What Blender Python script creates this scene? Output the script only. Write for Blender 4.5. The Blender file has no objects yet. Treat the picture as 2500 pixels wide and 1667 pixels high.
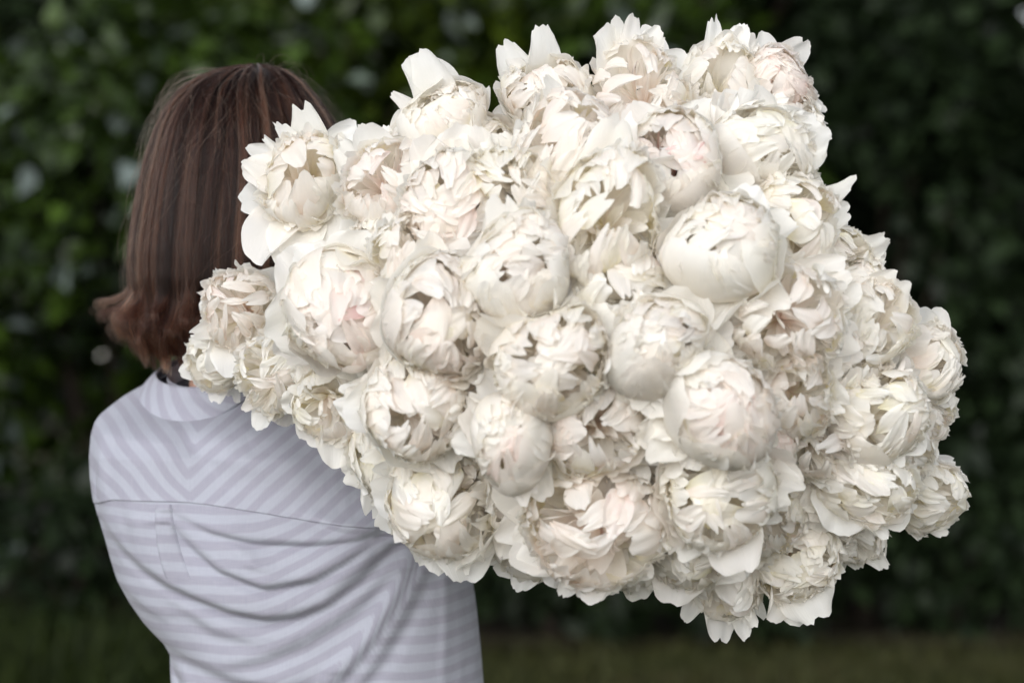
import bpy, math, random
import numpy as np
from mathutils import Matrix, Vector

# ------------------------------------------------------------------ camera, sky, sun, exposure
scene = bpy.context.scene
COL = scene.collection
PW, PH, FPX = 2500.0, 1667.0, 85.0 / 36.0 * 2500.0      # photograph size and focal length in its pixels
CAM_Z = 1.30

cam_data = bpy.data.cameras.new("camera")
cam_data.lens = 85.0
cam_data.sensor_width = 36.0
cam_data.clip_start = 0.05
cam_data.clip_end = 400.0
cam_data.dof.use_dof = True
cam_data.dof.focus_distance = 2.52
cam_data.dof.aperture_fstop = 3.4
cam = bpy.data.objects.new("camera", cam_data)
cam.location = (0, 0, CAM_Z)
cam.rotation_euler = (math.radians(90), 0, 0)
COL.objects.link(cam)
scene.camera = cam

SUN_EL, SUN_AZ = math.radians(15), math.radians(196)     # azimuth clockwise from +Y: high, behind the camera's left
world = bpy.data.worlds.new("World")
scene.world = world
world.use_nodes = True
wn, wl = world.node_tree.nodes, world.node_tree.links
wn.clear()
sky = wn.new("ShaderNodeTexSky")
sky.sky_type = 'NISHITA'
sky.sun_disc = False
sky.sun_elevation = SUN_EL
sky.sun_rotation = SUN_AZ
sky.air_density = 1.0
sky.dust_density = 0.2
hsv = wn.new("ShaderNodeHueSaturation")                 # an overcast sky: the blue mostly taken out
hsv.inputs["Saturation"].default_value = 0.22
bg = wn.new("ShaderNodeBackground")
bg.inputs["Strength"].default_value = 0.11
wo = wn.new("ShaderNodeOutputWorld")
wl.new(sky.outputs[0], hsv.inputs["Color"])
wl.new(hsv.outputs[0], bg.inputs["Color"])
wl.new(bg.outputs[0], wo.inputs["Surface"])

sun_data = bpy.data.lights.new("sun", 'SUN')
sun_data.energy = 1.5
sun_data.angle = math.radians(60)
sun_data.color = (1.0, 0.99, 0.978)
sun = bpy.data.objects.new("sun", sun_data)
sd = Vector((math.sin(SUN_AZ) * math.cos(SUN_EL), math.cos(SUN_AZ) * math.cos(SUN_EL), math.sin(SUN_EL)))
sun.rotation_euler = sd.to_track_quat('Z', 'Y').to_euler()
sun.location = (-2, -3, 6)
COL.objects.link(sun)

scene.view_settings.view_transform = 'Standard'
scene.view_settings.look = 'None'
scene.view_settings.gamma = 1.0
scene.view_settings.use_curve_mapping = False
scene.view_settings.exposure = 1.17
scene.render.engine = 'CYCLES'
scene.cycles.use_denoising = True
scene.cycles.max_bounces = 18
scene.cycles.diffuse_bounces = 10
scene.cycles.transmission_bounces = 10
scene.cycles.glossy_bounces = 3

# ------------------------------------------------------------------ helpers
def P(px, py, Y):
    """a point of the photograph at the distance Y from the camera"""
    return Vector(((px - PW / 2) / FPX * Y, Y, CAM_Z - (py - PH / 2) / FPX * Y))

def tag(o, label=None, cat=None, group=None, kind=None):
    for k, v in (("label", label), ("category", cat), ("group", group), ("kind", kind)):
        if v:
            o[k] = v
    return o

def empty(name, loc=(0, 0, 0)):
    o = bpy.data.objects.new(name, None)
    o.empty_display_size = 0.02
    o.location = loc
    COL.objects.link(o)
    return o

_topo = {}
def grid_topo(nu, nv, closed=False):
    key = (nu, nv, closed)
    if key not in _topo:
        f = []
        for i in range(nu - 1):
            for j in range(nv if closed else nv - 1):
                k = (j + 1) % nv
                f.append((i * nv + j, i * nv + k, (i + 1) * nv + k, (i + 1) * nv + j))
        _topo[key] = np.array(f, dtype=np.int32)
    return _topo[key]

def quad_mesh(name, verts, quads, mat, attr=None):
    me = bpy.data.meshes.new(name)
    n, m = len(verts), len(quads)
    me.vertices.add(n)
    me.vertices.foreach_set("co", np.ascontiguousarray(verts, dtype=np.float32).ravel())
    me.loops.add(m * 4)
    me.loops.foreach_set("vertex_index", quads.ravel())
    me.polygons.add(m)
    me.polygons.foreach_set("loop_start", np.arange(0, m * 4, 4, dtype=np.int32))
    me.polygons.foreach_set("use_smooth", np.ones(m, dtype=bool))
    if attr is not None:
        a = me.attributes.new("puv", 'FLOAT_VECTOR', 'POINT')
        a.data.foreach_set("vector", np.ascontiguousarray(attr, dtype=np.float32).ravel())
    me.update(calc_edges=True)
    if isinstance(mat, (list, tuple)):
        for q in mat:
            me.materials.append(q)
    else:
        me.materials.append(mat)
    return me

def obj(name, me, parent=None):
    o = bpy.data.objects.new(name, me)
    COL.objects.link(o)
    if parent is not None:
        o.parent = parent
    return o

def tube(points, radii, seg=8, cap=True):
    """verts and quads of a tapered tube along points"""
    pts = [Vector(p) for p in points]
    n = len(pts)
    V = []
    t0 = (pts[1] - pts[0]).normalized()
    up = Vector((0, 0, 1)) if abs(t0.z) < 0.9 else Vector((1, 0, 0))
    a = t0.cross(up).normalized()
    for i, p in enumerate(pts):
        t = (pts[min(i + 1, n - 1)] - pts[max(i - 1, 0)]).normalized()
        a = (a - t * a.dot(t)).normalized()
        b = t.cross(a)
        for k in range(seg):
            w = 2 * math.pi * k / seg
            V.append(p + (a * math.cos(w) + b * math.sin(w)) * radii[i])
    V = np.array([tuple(v) for v in V])
    Q = grid_topo(n, seg, True)
    return V, Q

def bez(a, b, c, d, n):
    out = []
    for i in range(n):
        t = i / (n - 1)
        out.append(a * (1 - t) ** 3 + b * 3 * t * (1 - t) ** 2 + c * 3 * t * t * (1 - t) + d * t ** 3)
    return out

def smooth(e0, e1, x):
    t = np.clip((x - e0) / (e1 - e0), 0, 1)
    return t * t * (3 - 2 * t)

# ------------------------------------------------------------------ materials
def new_mat(name):
    m = bpy.data.materials.new(name)
    m.use_nodes = True
    nt = m.node_tree
    nt.nodes.clear()
    out = nt.nodes.new("ShaderNodeOutputMaterial")
    return m, nt.nodes, nt.links, out

def mixc(N, L, fac, a, b, blend='MIX'):
    n = N.new("ShaderNodeMix")
    n.data_type = 'RGBA'
    n.blend_type = blend
    for sock, v in ((n.inputs[0], fac), (n.inputs[6], a), (n.inputs[7], b)):
        if hasattr(v, "is_output"):
            L.new(v, sock)
        elif isinstance(v, (int, float)):
            sock.default_value = v
        else:
            sock.default_value = (*v, 1)
    return n.outputs[2]

def ramp(N, L, src, stops):
    r = N.new("ShaderNodeValToRGB")
    e = r.color_ramp.elements
    while len(e) < len(stops):
        e.new(0.5)
    for i, (p, c) in enumerate(stops):
        e[i].position = p
        e[i].color = (*c, 1) if len(c) == 3 else c
    L.new(src, r.inputs[0])
    return r.outputs[0]

def petal_material(name, tip, mid, base):
    m, N, L, out = new_mat(name)
    at = N.new("ShaderNodeAttribute"); at.attribute_name = "puv"
    sx = N.new("ShaderNodeSeparateXYZ"); L.new(at.outputs["Vector"], sx.inputs[0])
    info = N.new("ShaderNodeObjectInfo")
    col = ramp(N, L, sx.outputs[0], [(0.0, base), (0.34, mid), (0.72, tip), (1.0, tip)])
    # faint fleshy mottling and a per-petal drift towards cream or blush
    nz = N.new("ShaderNodeTexNoise"); nz.inputs["Scale"].default_value = 55
    nz.inputs["Detail"].default_value = 0
    tc = N.new("ShaderNodeTexCoord"); L.new(tc.outputs["Object"], nz.inputs["Vector"])
    mot = ramp(N, L, nz.outputs["Fac"], [(0.35, (1, 1, 1)), (0.75, (0.985, 0.98, 0.965))])
    col = mixc(N, L, 0.8, col, mot, 'MULTIPLY')
    drift = ramp(N, L, info.outputs["Random"], [(0.0, (1, 0.99, 0.965)), (0.35, (1, 1, 1)), (0.7, (1, 0.99, 0.975)), (1.0, (1, 0.975, 0.965))])
    col = mixc(N, L, 1.0, col, drift, 'MULTIPLY')
    # veins running along the petal
    cmb = N.new("ShaderNodeCombineXYZ")
    mu = N.new("ShaderNodeMath"); mu.operation = 'MULTIPLY'; mu.inputs[1].default_value = 1.3; L.new(sx.outputs[0], mu.inputs[0])
    mv = N.new("ShaderNodeMath"); mv.operation = 'MULTIPLY'; mv.inputs[1].default_value = 14.0; L.new(sx.outputs[1], mv.inputs[0])
    mr = N.new("ShaderNodeMath"); mr.operation = 'MULTIPLY'; mr.inputs[1].default_value = 37.0; L.new(info.outputs["Random"], mr.inputs[0])
    L.new(mu.outputs[0], cmb.inputs[0]); L.new(mv.outputs[0], cmb.inputs[1]); L.new(mr.outputs[0], cmb.inputs[2])
    vn = N.new("ShaderNodeTexNoise"); vn.inputs["Scale"].default_value = 1.6; vn.inputs["Detail"].default_value = 1.5
    L.new(cmb.outputs[0], vn.inputs["Vector"])
    bp = N.new("ShaderNodeBump"); bp.inputs["Strength"].default_value = 0.26; bp.inputs["Distance"].default_value = 0.0016
    L.new(vn.outputs["Fac"], bp.inputs["Height"])
    pr = N.new("ShaderNodeBsdfPrincipled")
    L.new(col, pr.inputs["Base Color"])
    pr.inputs["Roughness"].default_value = 0.48
    pr.inputs["Specular IOR Level"].default_value = 0.28
    L.new(bp.outputs[0], pr.inputs["Normal"])
    tr = N.new("ShaderNodeBsdfTranslucent")
    tcol = mixc(N, L, 1.0, col, (1.0, 0.98, 0.94), 'MULTIPLY')
    L.new(tcol, tr.inputs["Color"])
    L.new(bp.outputs[0], tr.inputs["Normal"])
    ms = N.new("ShaderNodeMixShader"); ms.inputs[0].default_value = 0.52
    L.new(pr.outputs[0], ms.inputs[1]); L.new(tr.outputs[0], ms.inputs[2])
    L.new(ms.outputs[0], out.inputs["Surface"])
    return m

PM = {
    "white": petal_material("petal_white", (0.968, 0.968, 0.966), (0.968, 0.962, 0.945), (0.955, 0.925, 0.77)),
    "cream": petal_material("petal_cream", (0.968, 0.964, 0.95), (0.965, 0.953, 0.89), (0.945, 0.905, 0.67)),
    "blush": petal_material("petal_blush", (0.968, 0.953, 0.945), (0.965, 0.93, 0.912), (0.955, 0.87, 0.81)),
    "pink":  petal_material("petal_pink",  (0.965, 0.92, 0.91), (0.955, 0.87, 0.855), (0.93, 0.77, 0.73)),
    "rose":  petal_material("petal_rose",  (0.91, 0.76, 0.76), (0.85, 0.57, 0.60), (0.75, 0.38, 0.43)),
}

def simple_mat(name, col, rough=0.6, spec=0.3, var=0.15, scale=30, bump=0.0):
    m, N, L, out = new_mat(name)
    tc = N.new("ShaderNodeTexCoord")
    nz = N.new("ShaderNodeTexNoise"); nz.inputs["Scale"].default_value = scale; nz.inputs["Detail"].default_value = 4
    L.new(tc.outputs["Object"], nz.inputs["Vector"])
    c = ramp(N, L, nz.outputs["Fac"], [(0.3, tuple(x * (1 - var) for x in col)), (0.7, tuple(min(1, x * (1 + var)) for x in col))])
    pr = N.new("ShaderNodeBsdfPrincipled")
    L.new(c, pr.inputs["Base Color"])
    pr.inputs["Roughness"].default_value = rough
    pr.inputs["Specular IOR Level"].default_value = spec
    if bump:
        b = N.new("ShaderNodeBump"); b.inputs["Strength"].default_value = bump; b.inputs["Distance"].default_value = 0.003
        L.new(nz.outputs["Fac"], b.inputs["Height"]); L.new(b.outputs[0], pr.inputs["Normal"])
    L.new(pr.outputs[0], out.inputs["Surface"])
    return m

M_STEM = simple_mat("stem_green", (0.13, 0.20, 0.06), 0.45)
M_SEPAL = simple_mat("sepal_green", (0.22, 0.28, 0.10), 0.5)
M_BARK = simple_mat("bark", (0.035, 0.028, 0.022), 0.9, 0.1, 0.4, 12, 0.6)
M_SOIL = simple_mat("soil_under_shrubs", (0.035, 0.027, 0.018), 0.95, 0.1, 0.4, 6, 0.5)
M_SKIN = simple_mat("skin", (0.60, 0.37, 0.28), 0.5, 0.35, 0.06, 18)
M_DENIM = simple_mat("denim", (0.07, 0.09, 0.16), 0.85, 0.1, 0.2, 150)
M_SHOE = simple_mat("shoe_leather", (0.25, 0.16, 0.10), 0.5, 0.3, 0.15, 60)
M_EYE = simple_mat("eye", (0.75, 0.73, 0.70), 0.2, 0.5, 0.05, 10)
M_LIP = simple_mat("lip", (0.48, 0.20, 0.18), 0.4, 0.4, 0.05, 10)

def leaf_material(name, c1, c2, rough, spec, trans=0.2, pale=None):
    m, N, L, out = new_mat(name)
    at = N.new("ShaderNodeAttribute"); at.attribute_name = "puv"
    sx = N.new("ShaderNodeSeparateXYZ"); L.new(at.outputs["Vector"], sx.inputs[0])
    col = ramp(N, L, sx.outputs[2], [(0.0, c1), (0.75, c2), (0.90, tuple(x * 1.6 for x in c2)), (0.955, pale or tuple(x * 1.5 for x in c2))])  # pale, where given, paints sky glints into a few leaves
    pr = N.new("ShaderNodeBsdfPrincipled")
    L.new(col, pr.inputs["Base Color"])
    pr.inputs["Roughness"].default_value = rough
    pr.inputs["Specular IOR Level"].default_value = spec
    tr = N.new("ShaderNodeBsdfTranslucent")
    L.new(mixc(N, L, 1.0, col, (1.0, 1.0, 0.35), 'MULTIPLY'), tr.inputs["Color"])
    ms = N.new("ShaderNodeMixShader"); ms.inputs[0].default_value = trans
    L.new(pr.outputs[0], ms.inputs[1]); L.new(tr.outputs[0], ms.inputs[2])
    L.new(ms.outputs[0], out.inputs["Surface"])
    return m

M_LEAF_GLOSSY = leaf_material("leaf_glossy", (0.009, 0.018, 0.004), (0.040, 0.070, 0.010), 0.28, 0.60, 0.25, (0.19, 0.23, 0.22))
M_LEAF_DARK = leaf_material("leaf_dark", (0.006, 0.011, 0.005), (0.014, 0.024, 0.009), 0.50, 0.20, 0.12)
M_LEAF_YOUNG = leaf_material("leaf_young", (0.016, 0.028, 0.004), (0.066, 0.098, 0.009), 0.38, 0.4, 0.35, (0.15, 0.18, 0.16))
M_GRASS = leaf_material("grass_blade", (0.023, 0.028, 0.008), (0.052, 0.054, 0.018), 0.6, 0.2, 0.2)
M_TALL_GRASS = leaf_material("tall_grass_blade", (0.009, 0.016, 0.003), (0.022, 0.032, 0.006), 0.6, 0.2, 0.2)

def lawn_material():
    m, N, L, out = new_mat("lawn")
    tc = N.new("ShaderNodeTexCoord")
    n1 = N.new("ShaderNodeTexNoise"); n1.inputs["Scale"].default_value = 0.9; n1.inputs["Detail"].default_value = 5
    n2 = N.new("ShaderNodeTexNoise"); n2.inputs["Scale"].default_value = 14; n2.inputs["Detail"].default_value = 5
    for n in (n1, n2):
        L.new(tc.outputs["Object"], n.inputs["Vector"])
    g = ramp(N, L, n2.outputs["Fac"], [(0.3, (0.022, 0.030, 0.009)), (0.7, (0.046, 0.052, 0.017))])
    d = ramp(N, L, n2.outputs["Fac"], [(0.3, (0.055, 0.045, 0.022)), (0.7, (0.105, 0.085, 0.045))])
    f = ramp(N, L, n1.outputs["Fac"], [(0.42, (0, 0, 0)), (0.62, (1, 1, 1))])
    c = mixc(N, L, f, g, d)
    pr = N.new("ShaderNodeBsdfPrincipled")
    L.new(c, pr.inputs["Base Color"]); pr.inputs["Roughness"].default_value = 0.9
    pr.inputs["Specular IOR Level"].default_value = 0.1
    b = N.new("ShaderNodeBump"); b.inputs["Strength"].default_value = 0.8; b.inputs["Distance"].default_value = 0.03
    L.new(n2.outputs["Fac"], b.inputs["Height"]); L.new(b.outputs[0], pr.inputs["Normal"])
    L.new(pr.outputs[0], out.inputs["Surface"])
    return m
M_LAWN = lawn_material()

def shirt_material():
    """woven linen: white-blue with lavender-grey stripes; puv.x = metres across the stripes, puv.y = metres along them"""
    m, N, L, out = new_mat("striped_linen")
    at = N.new("ShaderNodeAttribute"); at.attribute_name = "puv"
    sx = N.new("ShaderNodeSeparateXYZ"); L.new(at.outputs["Vector"], sx.inputs[0])
    wob = N.new("ShaderNodeTexNoise"); wob.inputs["Scale"].default_value = 14; wob.inputs["Detail"].default_value = 2
    L.new(at.outputs["Vector"], wob.inputs["Vector"])
    s0 = N.new("ShaderNodeMath"); s0.operation = 'MULTIPLY_ADD'; s0.inputs[1].default_value = 0.009; L.new(wob.outputs["Fac"], s0.inputs[0]); L.new(sx.outputs[0], s0.inputs[2])
    s1 = N.new("ShaderNodeMath"); s1.operation = 'MULTIPLY'; s1.inputs[1].default_value = 2 * math.pi / 0.0192; L.new(s0.outputs[0], s1.inputs[0])
    s2 = N.new("ShaderNodeMath"); s2.operation = 'SINE'; L.new(s1.outputs[0], s2.inputs[0])
    s3 = N.new("ShaderNodeMath"); s3.operation = 'MULTIPLY_ADD'; s3.inputs[1].default_value = 0.5; s3.inputs[2].default_value = 0.5; L.new(s2.outputs[0], s3.inputs[0])
    f = ramp(N, L, s3.outputs[0], [(0.30, (0, 0, 0)), (0.70, (1, 1, 1))])
    # slubs of the weave, drawn out along and across the stripe
    c1 = N.new("ShaderNodeMapping"); c1.inputs["Scale"].default_value = (900, 60, 1); L.new(at.outputs["Vector"], c1.inputs["Vector"])
    n1 = N.new("ShaderNodeTexNoise"); n1.inputs["Scale"].default_value = 1; n1.inputs["Detail"].default_value = 3; L.new(c1.outputs[0], n1.inputs["Vector"])
    c2 = N.new("ShaderNodeMapping"); c2.inputs["Scale"].default_value = (60, 900, 1); L.new(at.outputs["Vector"], c2.inputs["Vector"])
    n2 = N.new("ShaderNodeTexNoise"); n2.inputs["Scale"].default_value = 1; n2.inputs["Detail"].default_value = 3; L.new(c2.outputs[0], n2.inputs["Vector"])
    ad = N.new("ShaderNodeMath"); ad.operation = 'ADD'; L.new(n1.outputs["Fac"], ad.inputs[0]); L.new(n2.outputs["Fac"], ad.inputs[1])
    half = N.new("ShaderNodeMath"); half.operation = 'MULTIPLY'; half.inputs[1].default_value = 0.5; L.new(ad.outputs[0], half.inputs[0])
    weave = ramp(N, L, half.outputs[0], [(0.35, (0.90, 0.90, 0.92)), (0.65, (1, 1, 1))])
    c = mixc(N, L, f, (0.415, 0.425, 0.49), (0.352, 0.348, 0.412))
    c = mixc(N, L, 1.0, c, weave, 'MULTIPLY')
    b = N.new("ShaderNodeBump"); b.inputs["Strength"].default_value = 0.25; b.inputs["Distance"].default_value = 0.0006
    L.new(half.outputs[0], b.inputs["Height"])
    geo = N.new("ShaderNodeTexCoord")
    cr = N.new("ShaderNodeTexNoise"); cr.inputs["Scale"].default_value = 22; cr.inputs["Detail"].default_value = 3; cr.inputs["Distortion"].default_value = 0.8
    L.new(geo.outputs["Object"], cr.inputs["Vector"])
    b2 = N.new("ShaderNodeBump"); b2.inputs["Strength"].default_value = 0.35; b2.inputs["Distance"].default_value = 0.006
    L.new(cr.outputs["Fac"], b2.inputs["Height"]); L.new(b2.outputs[0], b.inputs["Normal"])
    pr = N.new("ShaderNodeBsdfPrincipled")
    L.new(c, pr.inputs["Base Color"]); pr.inputs["Roughness"].default_value = 0.85
    pr.inputs["Specular IOR Level"].default_value = 0.15
    pr.inputs["Sheen Weight"].default_value = 0.15
    L.new(b.outputs[0], pr.inputs["Normal"])
    tr = N.new("ShaderNodeBsdfTranslucent"); L.new(c, tr.inputs["Color"])
    ms = N.new("ShaderNodeMixShader"); ms.inputs[0].default_value = 0.10
    L.new(pr.outputs[0], ms.inputs[1]); L.new(tr.outputs[0], ms.inputs[2])
    L.new(ms.outputs[0], out.inputs["Surface"])
    return m
M_SHIRT = shirt_material()

def hair_material():
    m, N, L, out = new_mat("brown_hair")
    hi = N.new("ShaderNodeHairInfo")
    lk = N.new("ShaderNodeAttribute"); lk.attribute_name = "tone"
    c = ramp(N, L, lk.outputs["Fac"], [(0.0, (0.004, 0.0012, 0.0008)), (0.5, (0.016, 0.0058, 0.0036)), (0.8, (0.070, 0.030, 0.018)), (1.0, (0.24, 0.12, 0.07))])
    tipc = ramp(N, L, hi.outputs["Intercept"], [(0.0, (0.9, 0.9, 0.95)), (0.7, (1, 1, 1)), (1.0, (1.6, 1.4, 1.25))])
    c = mixc(N, L, 1.0, c, tipc, 'MULTIPLY')
    h = N.new("ShaderNodeBsdfHairPrincipled")
    h.parametrization = 'COLOR'
    L.new(c, h.inputs["Color"])
    h.inputs["IOR"].default_value = 1.33
    h.inputs["Roughness"].default_value = 0.27
    h.inputs["Radial Roughness"].default_value = 0.45
    L.new(h.outputs[0], out.inputs["Surface"])
    return m
M_HAIR = hair_material()
M_HAIR_CAP = simple_mat("hair_underlayer", (0.030, 0.016, 0.011), 0.9, 0.05, 0.3, 40)

# ------------------------------------------------------------------ ground
def ground():
    rng = np.random.default_rng(4)
    n = 81
    xs = np.linspace(-1, 1, n); xs = np.sign(xs) * np.abs(xs) ** 2.2 * 150
    ys = np.linspace(-1, 1, n); ys = np.sign(ys) * np.abs(ys) ** 2.2 * 150 + 6
    X, Y = np.meshgrid(xs, ys)
    Z = 0.02 * np.sin(X * 0.9) * np.cos(Y * 0.7)
    Z *= np.clip((np.hypot(X, Y - 2.8) - 0.6) / 1.5, 0, 1)
    o = obj("lawn", quad_mesh("lawn", np.stack([X, Y, Z], -1).reshape(-1, 3), grid_topo(n, n), M_LAWN))
    tag(o, kind="structure")
    xs = np.linspace(-12, 12, 25); ys = np.linspace(10.0, 22, 13)
    X, Y = np.meshgrid(xs, ys)
    Y = Y + np.where(Y < 10.5, 0.12 * np.sin(X * 2.1), 0)
    Z = 0.02 * np.sin(X * 0.9) * np.cos(Y * 0.7) + 0.03
    bed = obj("soil_bed", quad_mesh("soil_bed", np.stack([X, Y, Z], -1).reshape(-1, 3), grid_topo(13, 25), M_SOIL))
    tag(bed, kind="structure")
    # grass blades where the picture looks at the ground
    k = 26000
    x = rng.uniform(-3.2, 3.2, k); y = rng.uniform(6.0, 10.2, k)
    hgt = rng.uniform(0.03, 0.085, k); a = rng.uniform(0, 2 * np.pi, k); w = rng.uniform(0.003, 0.006, k)
    lean = rng.normal(0, 0.03, (k, 2))
    dx, dy = np.cos(a) * w, np.sin(a) * w
    z0 = 0.02 * np.sin(x * 0.9) * np.cos(y * 0.7)
    V = np.zeros((k, 4, 3))
    V[:, 0] = np.stack([x - dx, y - dy, z0 - 0.005], -1); V[:, 1] = np.stack([x + dx, y + dy, z0 - 0.005], -1)
    V[:, 2] = np.stack([x + lean[:, 0] + dx * .2, y + lean[:, 1] + dy * .2, z0 + hgt], -1)
    V[:, 3] = np.stack([x + lean[:, 0] - dx * .2, y + lean[:, 1] - dy * .2, z0 + hgt], -1)
    A = np.zeros((k, 4, 3)); A[:, :, 2] = rng.uniform(0, 1, (k, 1))
    g = obj("grass", quad_mesh("grass", V.reshape(-1, 3), np.arange(k * 4, dtype=np.int32).reshape(k, 4), M_GRASS, A.reshape(-1, 3)))
    k = 9000
    x = rng.uniform(-3.4, -0.75, k); y = rng.uniform(7.4, 9.2, k)
    hgt = rng.uniform(0.12, 0.42, k) * (0.55 + 0.45 * np.clip((-0.75 - x) / 0.9, 0, 1)); a = rng.uniform(0, 2 * np.pi, k); w = rng.uniform(0.004, 0.010, k)
    lean = rng.normal(0, 0.12, (k, 2)) * hgt[:, None] / 0.4
    dx, dy = np.cos(a) * w, np.sin(a) * w
    V2 = np.zeros((k, 8, 3))
    for q, (f, ww) in enumerate(((0, 1.0), (0.4, 1.0), (0.75, 0.8), (1.0, 0.1))):
        cx_, cy_ = x + lean[:, 0] * f ** 2, y + lean[:, 1] * f ** 2
        V2[:, q * 2] = np.stack([cx_ - dx * ww, cy_ - dy * ww, hgt * f - 0.01], -1)
        V2[:, q * 2 + 1] = np.stack([cx_ + dx * ww, cy_ + dy * ww, hgt * f - 0.01], -1)
    bq = (np.arange(k) * 8)[:, None]
    Q2 = np.concatenate([bq + np.array(c) for c in ([0, 1, 3, 2], [2, 3, 5, 4], [4, 5, 7, 6])], 0).astype(np.int32)
    A2 = np.zeros((k, 8, 3)); A2[:, :, 2] = rng.uniform(0, 1, (k, 1))
    tg = obj("tall_grass", quad_mesh("tall_grass", V2.reshape(-1, 3), Q2, M_TALL_GRASS, A2.reshape(-1, 3)))
    tag(tg, "tall unmown grass in front of the hedge beside the striped shirt", "grass", kind="stuff")
    tag(g, "short dull green grass of the lawn in front of the shrubs", "grass", kind="stuff")
ground()

# ------------------------------------------------------------------ shrubs behind
def leaf_cloud(rng, centre, size, count, leaf, mat, droop=0.4, shell=0.55):
    """many bent leaves through an uneven ellipsoid crown: denser in clumps and towards the outside"""
    nb = 34
    bd = rng.normal(size=(nb, 3)); bd /= np.linalg.norm(bd, axis=1)[:, None]
    bd[:, 2] = bd[:, 2] * 0.9
    blob = bd * rng.uniform(shell, 1.0, (nb, 1)) * np.array(size)
    br = rng.uniform(0.22, 0.42, nb) * min(size[0], size[2])
    idx = rng.integers(0, nb, count)
    d = rng.normal(size=(count, 3)); d /= np.linalg.norm(d, axis=1)[:, None]
    p = np.array(centre) + blob[idx] + d * (br[idx] * rng.uniform(0.35, 1.0, count) ** 0.5)[:, None]
    p[:, 2] = np.maximum(p[:, 2], 0.05)
    # leaf frame: points outwards and down, upper face to the sky
    o = p - np.array(centre); o[:, 2] *= 0.4
    t = o / (np.linalg.norm(o, axis=1)[:, None] + 1e-6) + rng.normal(0, 0.75, (count, 3)) - np.array([0, 0, droop])
    t /= np.linalg.norm(t, axis=1)[:, None]
    nrm = np.array([0, 0, 1.0]) + 0.6 * d + rng.normal(0, 0.45, (count, 3))
    nrm -= t * (nrm * t).sum(1)[:, None]
    nrm /= np.linalg.norm(nrm, axis=1)[:, None]
    s = np.cross(t, nrm)
    Ls = leaf * rng.uniform(0.65, 1.25, count)[:, None]
    W = Ls * rng.uniform(0.26, 0.36, count)[:, None]
    fold = 0.25
    V = np.zeros((count, 8, 3))
    V[:, 0] = p
    V[:, 1] = p + t * Ls * 0.40
    V[:, 2] = p + t * Ls * 0.40 + s * W + nrm * W * fold
    V[:, 3] = p + t * Ls * 0.14 + s * W * 0.62 + nrm * W * fold * .6
    V[:, 4] = p + t * Ls * 0.40 - s * W + nrm * W * fold
    V[:, 5] = p + t * Ls * 0.14 - s * W * 0.62 + nrm * W * fold * .6
    V[:, 6] = p + t * Ls - nrm * Ls * 0.16
    V[:, 7] = p + t * Ls * 0.75 - nrm * Ls * 0.05
    # quads: two at the base, two to the tip
    base = (np.arange(count) * 8)[:, None]
    Q = np.concatenate([base + np.array(q) for q in ([0, 3, 2, 1], [0, 1, 4, 5], [1, 2, 6, 7], [1, 7, 6, 4])], 0).astype(np.int32)
    A = np.zeros((count, 8, 3)); A[:, :, 2] = rng.uniform(0, 1, (count, 1))
    return V.reshape(-1, 3), Q, A.reshape(-1, 3)

def shrub(name, label, cat, x, y, w, h, mat, seed, count, leaf, group, z0=0.0, trunk_h=0.5):
    rng = np.random.default_rng(seed)
    root = tag(empty(name, (x, y, 0)), label, cat, group)
    cz = z0 + (h - z0) / 2
    V, Q, A = leaf_cloud(rng, (0, 0, cz), (w / 2, w / 2.3, (h - z0) / 2), count, leaf, mat)
    obj("foliage" if cat == "shrub" else "crown", quad_mesh("foliage", V, Q, mat, A), root)
    for k in range(5 if cat == "shrub" else 1):
        a = rng.uniform(0, 2 * math.pi)
        top = Vector((math.cos(a) * w * 0.28, math.sin(a) * w * 0.22, cz + h * 0.15))
        if cat != "shrub":
            top = Vector((0.1, 0.05, h * 0.8))
        r = 0.028 if cat == "shrub" else 0.13
        tv, tq = tube(bez(Vector((math.cos(a) * .07, math.sin(a) * .07, -0.03)), Vector((math.cos(a) * .1, math.sin(a) * .1, cz * 0.4)), top * 0.8, top, 9),
                      np.linspace(r, r * 0.3, 9), 7)
        obj("stem" if cat == "shrub" else "trunk", quad_mesh("stem", tv, tq, M_BARK), root)
        if cat != "shrub":
            for b in range(6):
                aa = rng.uniform(0, 6.28); s = Vector((0.05, 0.02, h * rng.uniform(0.35, 0.6)))
                e = Vector((math.cos(aa) * w * 0.35, math.sin(aa) * w * 0.3, s.z + h * 0.2))
                lv, lq = tube(bez(s, s + Vector((0, 0, .3)), e - Vector((0, 0, .1)), e, 7), np.linspace(0.05, 0.012, 7), 6)
                obj("limb", quad_mesh("limb", lv, lq, M_BARK), root)
    return root

G = "shrubs of the hedge behind the person"
shrub("broadleaf_shrub", "glossy broadleaf shrub with pale sky glints painted into some leaves, beside the brown hair", "shrub", -1.55, 9.9, 1.9, 3.3, M_LEAF_GLOSSY, 11, 4300, 0.135, G)
shrub("broadleaf_shrub", "glossy green shrub at the outer end of the hedge beyond the striped shoulder", "shrub", -2.75, 9.6, 1.8, 3.0, M_LEAF_GLOSSY, 12, 4000, 0.135, G)
shrub("broadleaf_shrub", "shrub with yellowish young leaves rising above the person's head", "shrub", -0.55, 10.4, 1.7, 3.6, M_LEAF_YOUNG, 13, 4000, 0.13, G)
shrub("broadleaf_shrub", "mid green shrub behind the top of the flowers", "shrub", 0.45, 10.6, 1.8, 3.4, M_LEAF_GLOSSY, 14, 4000, 0.13, G)
shrub("broadleaf_shrub", "dark dull leaved shrub behind the outermost peonies", "shrub", 1.55, 11.0, 1.9, 3.3, M_LEAF_DARK, 15, 4600, 0.12, G)
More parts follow.
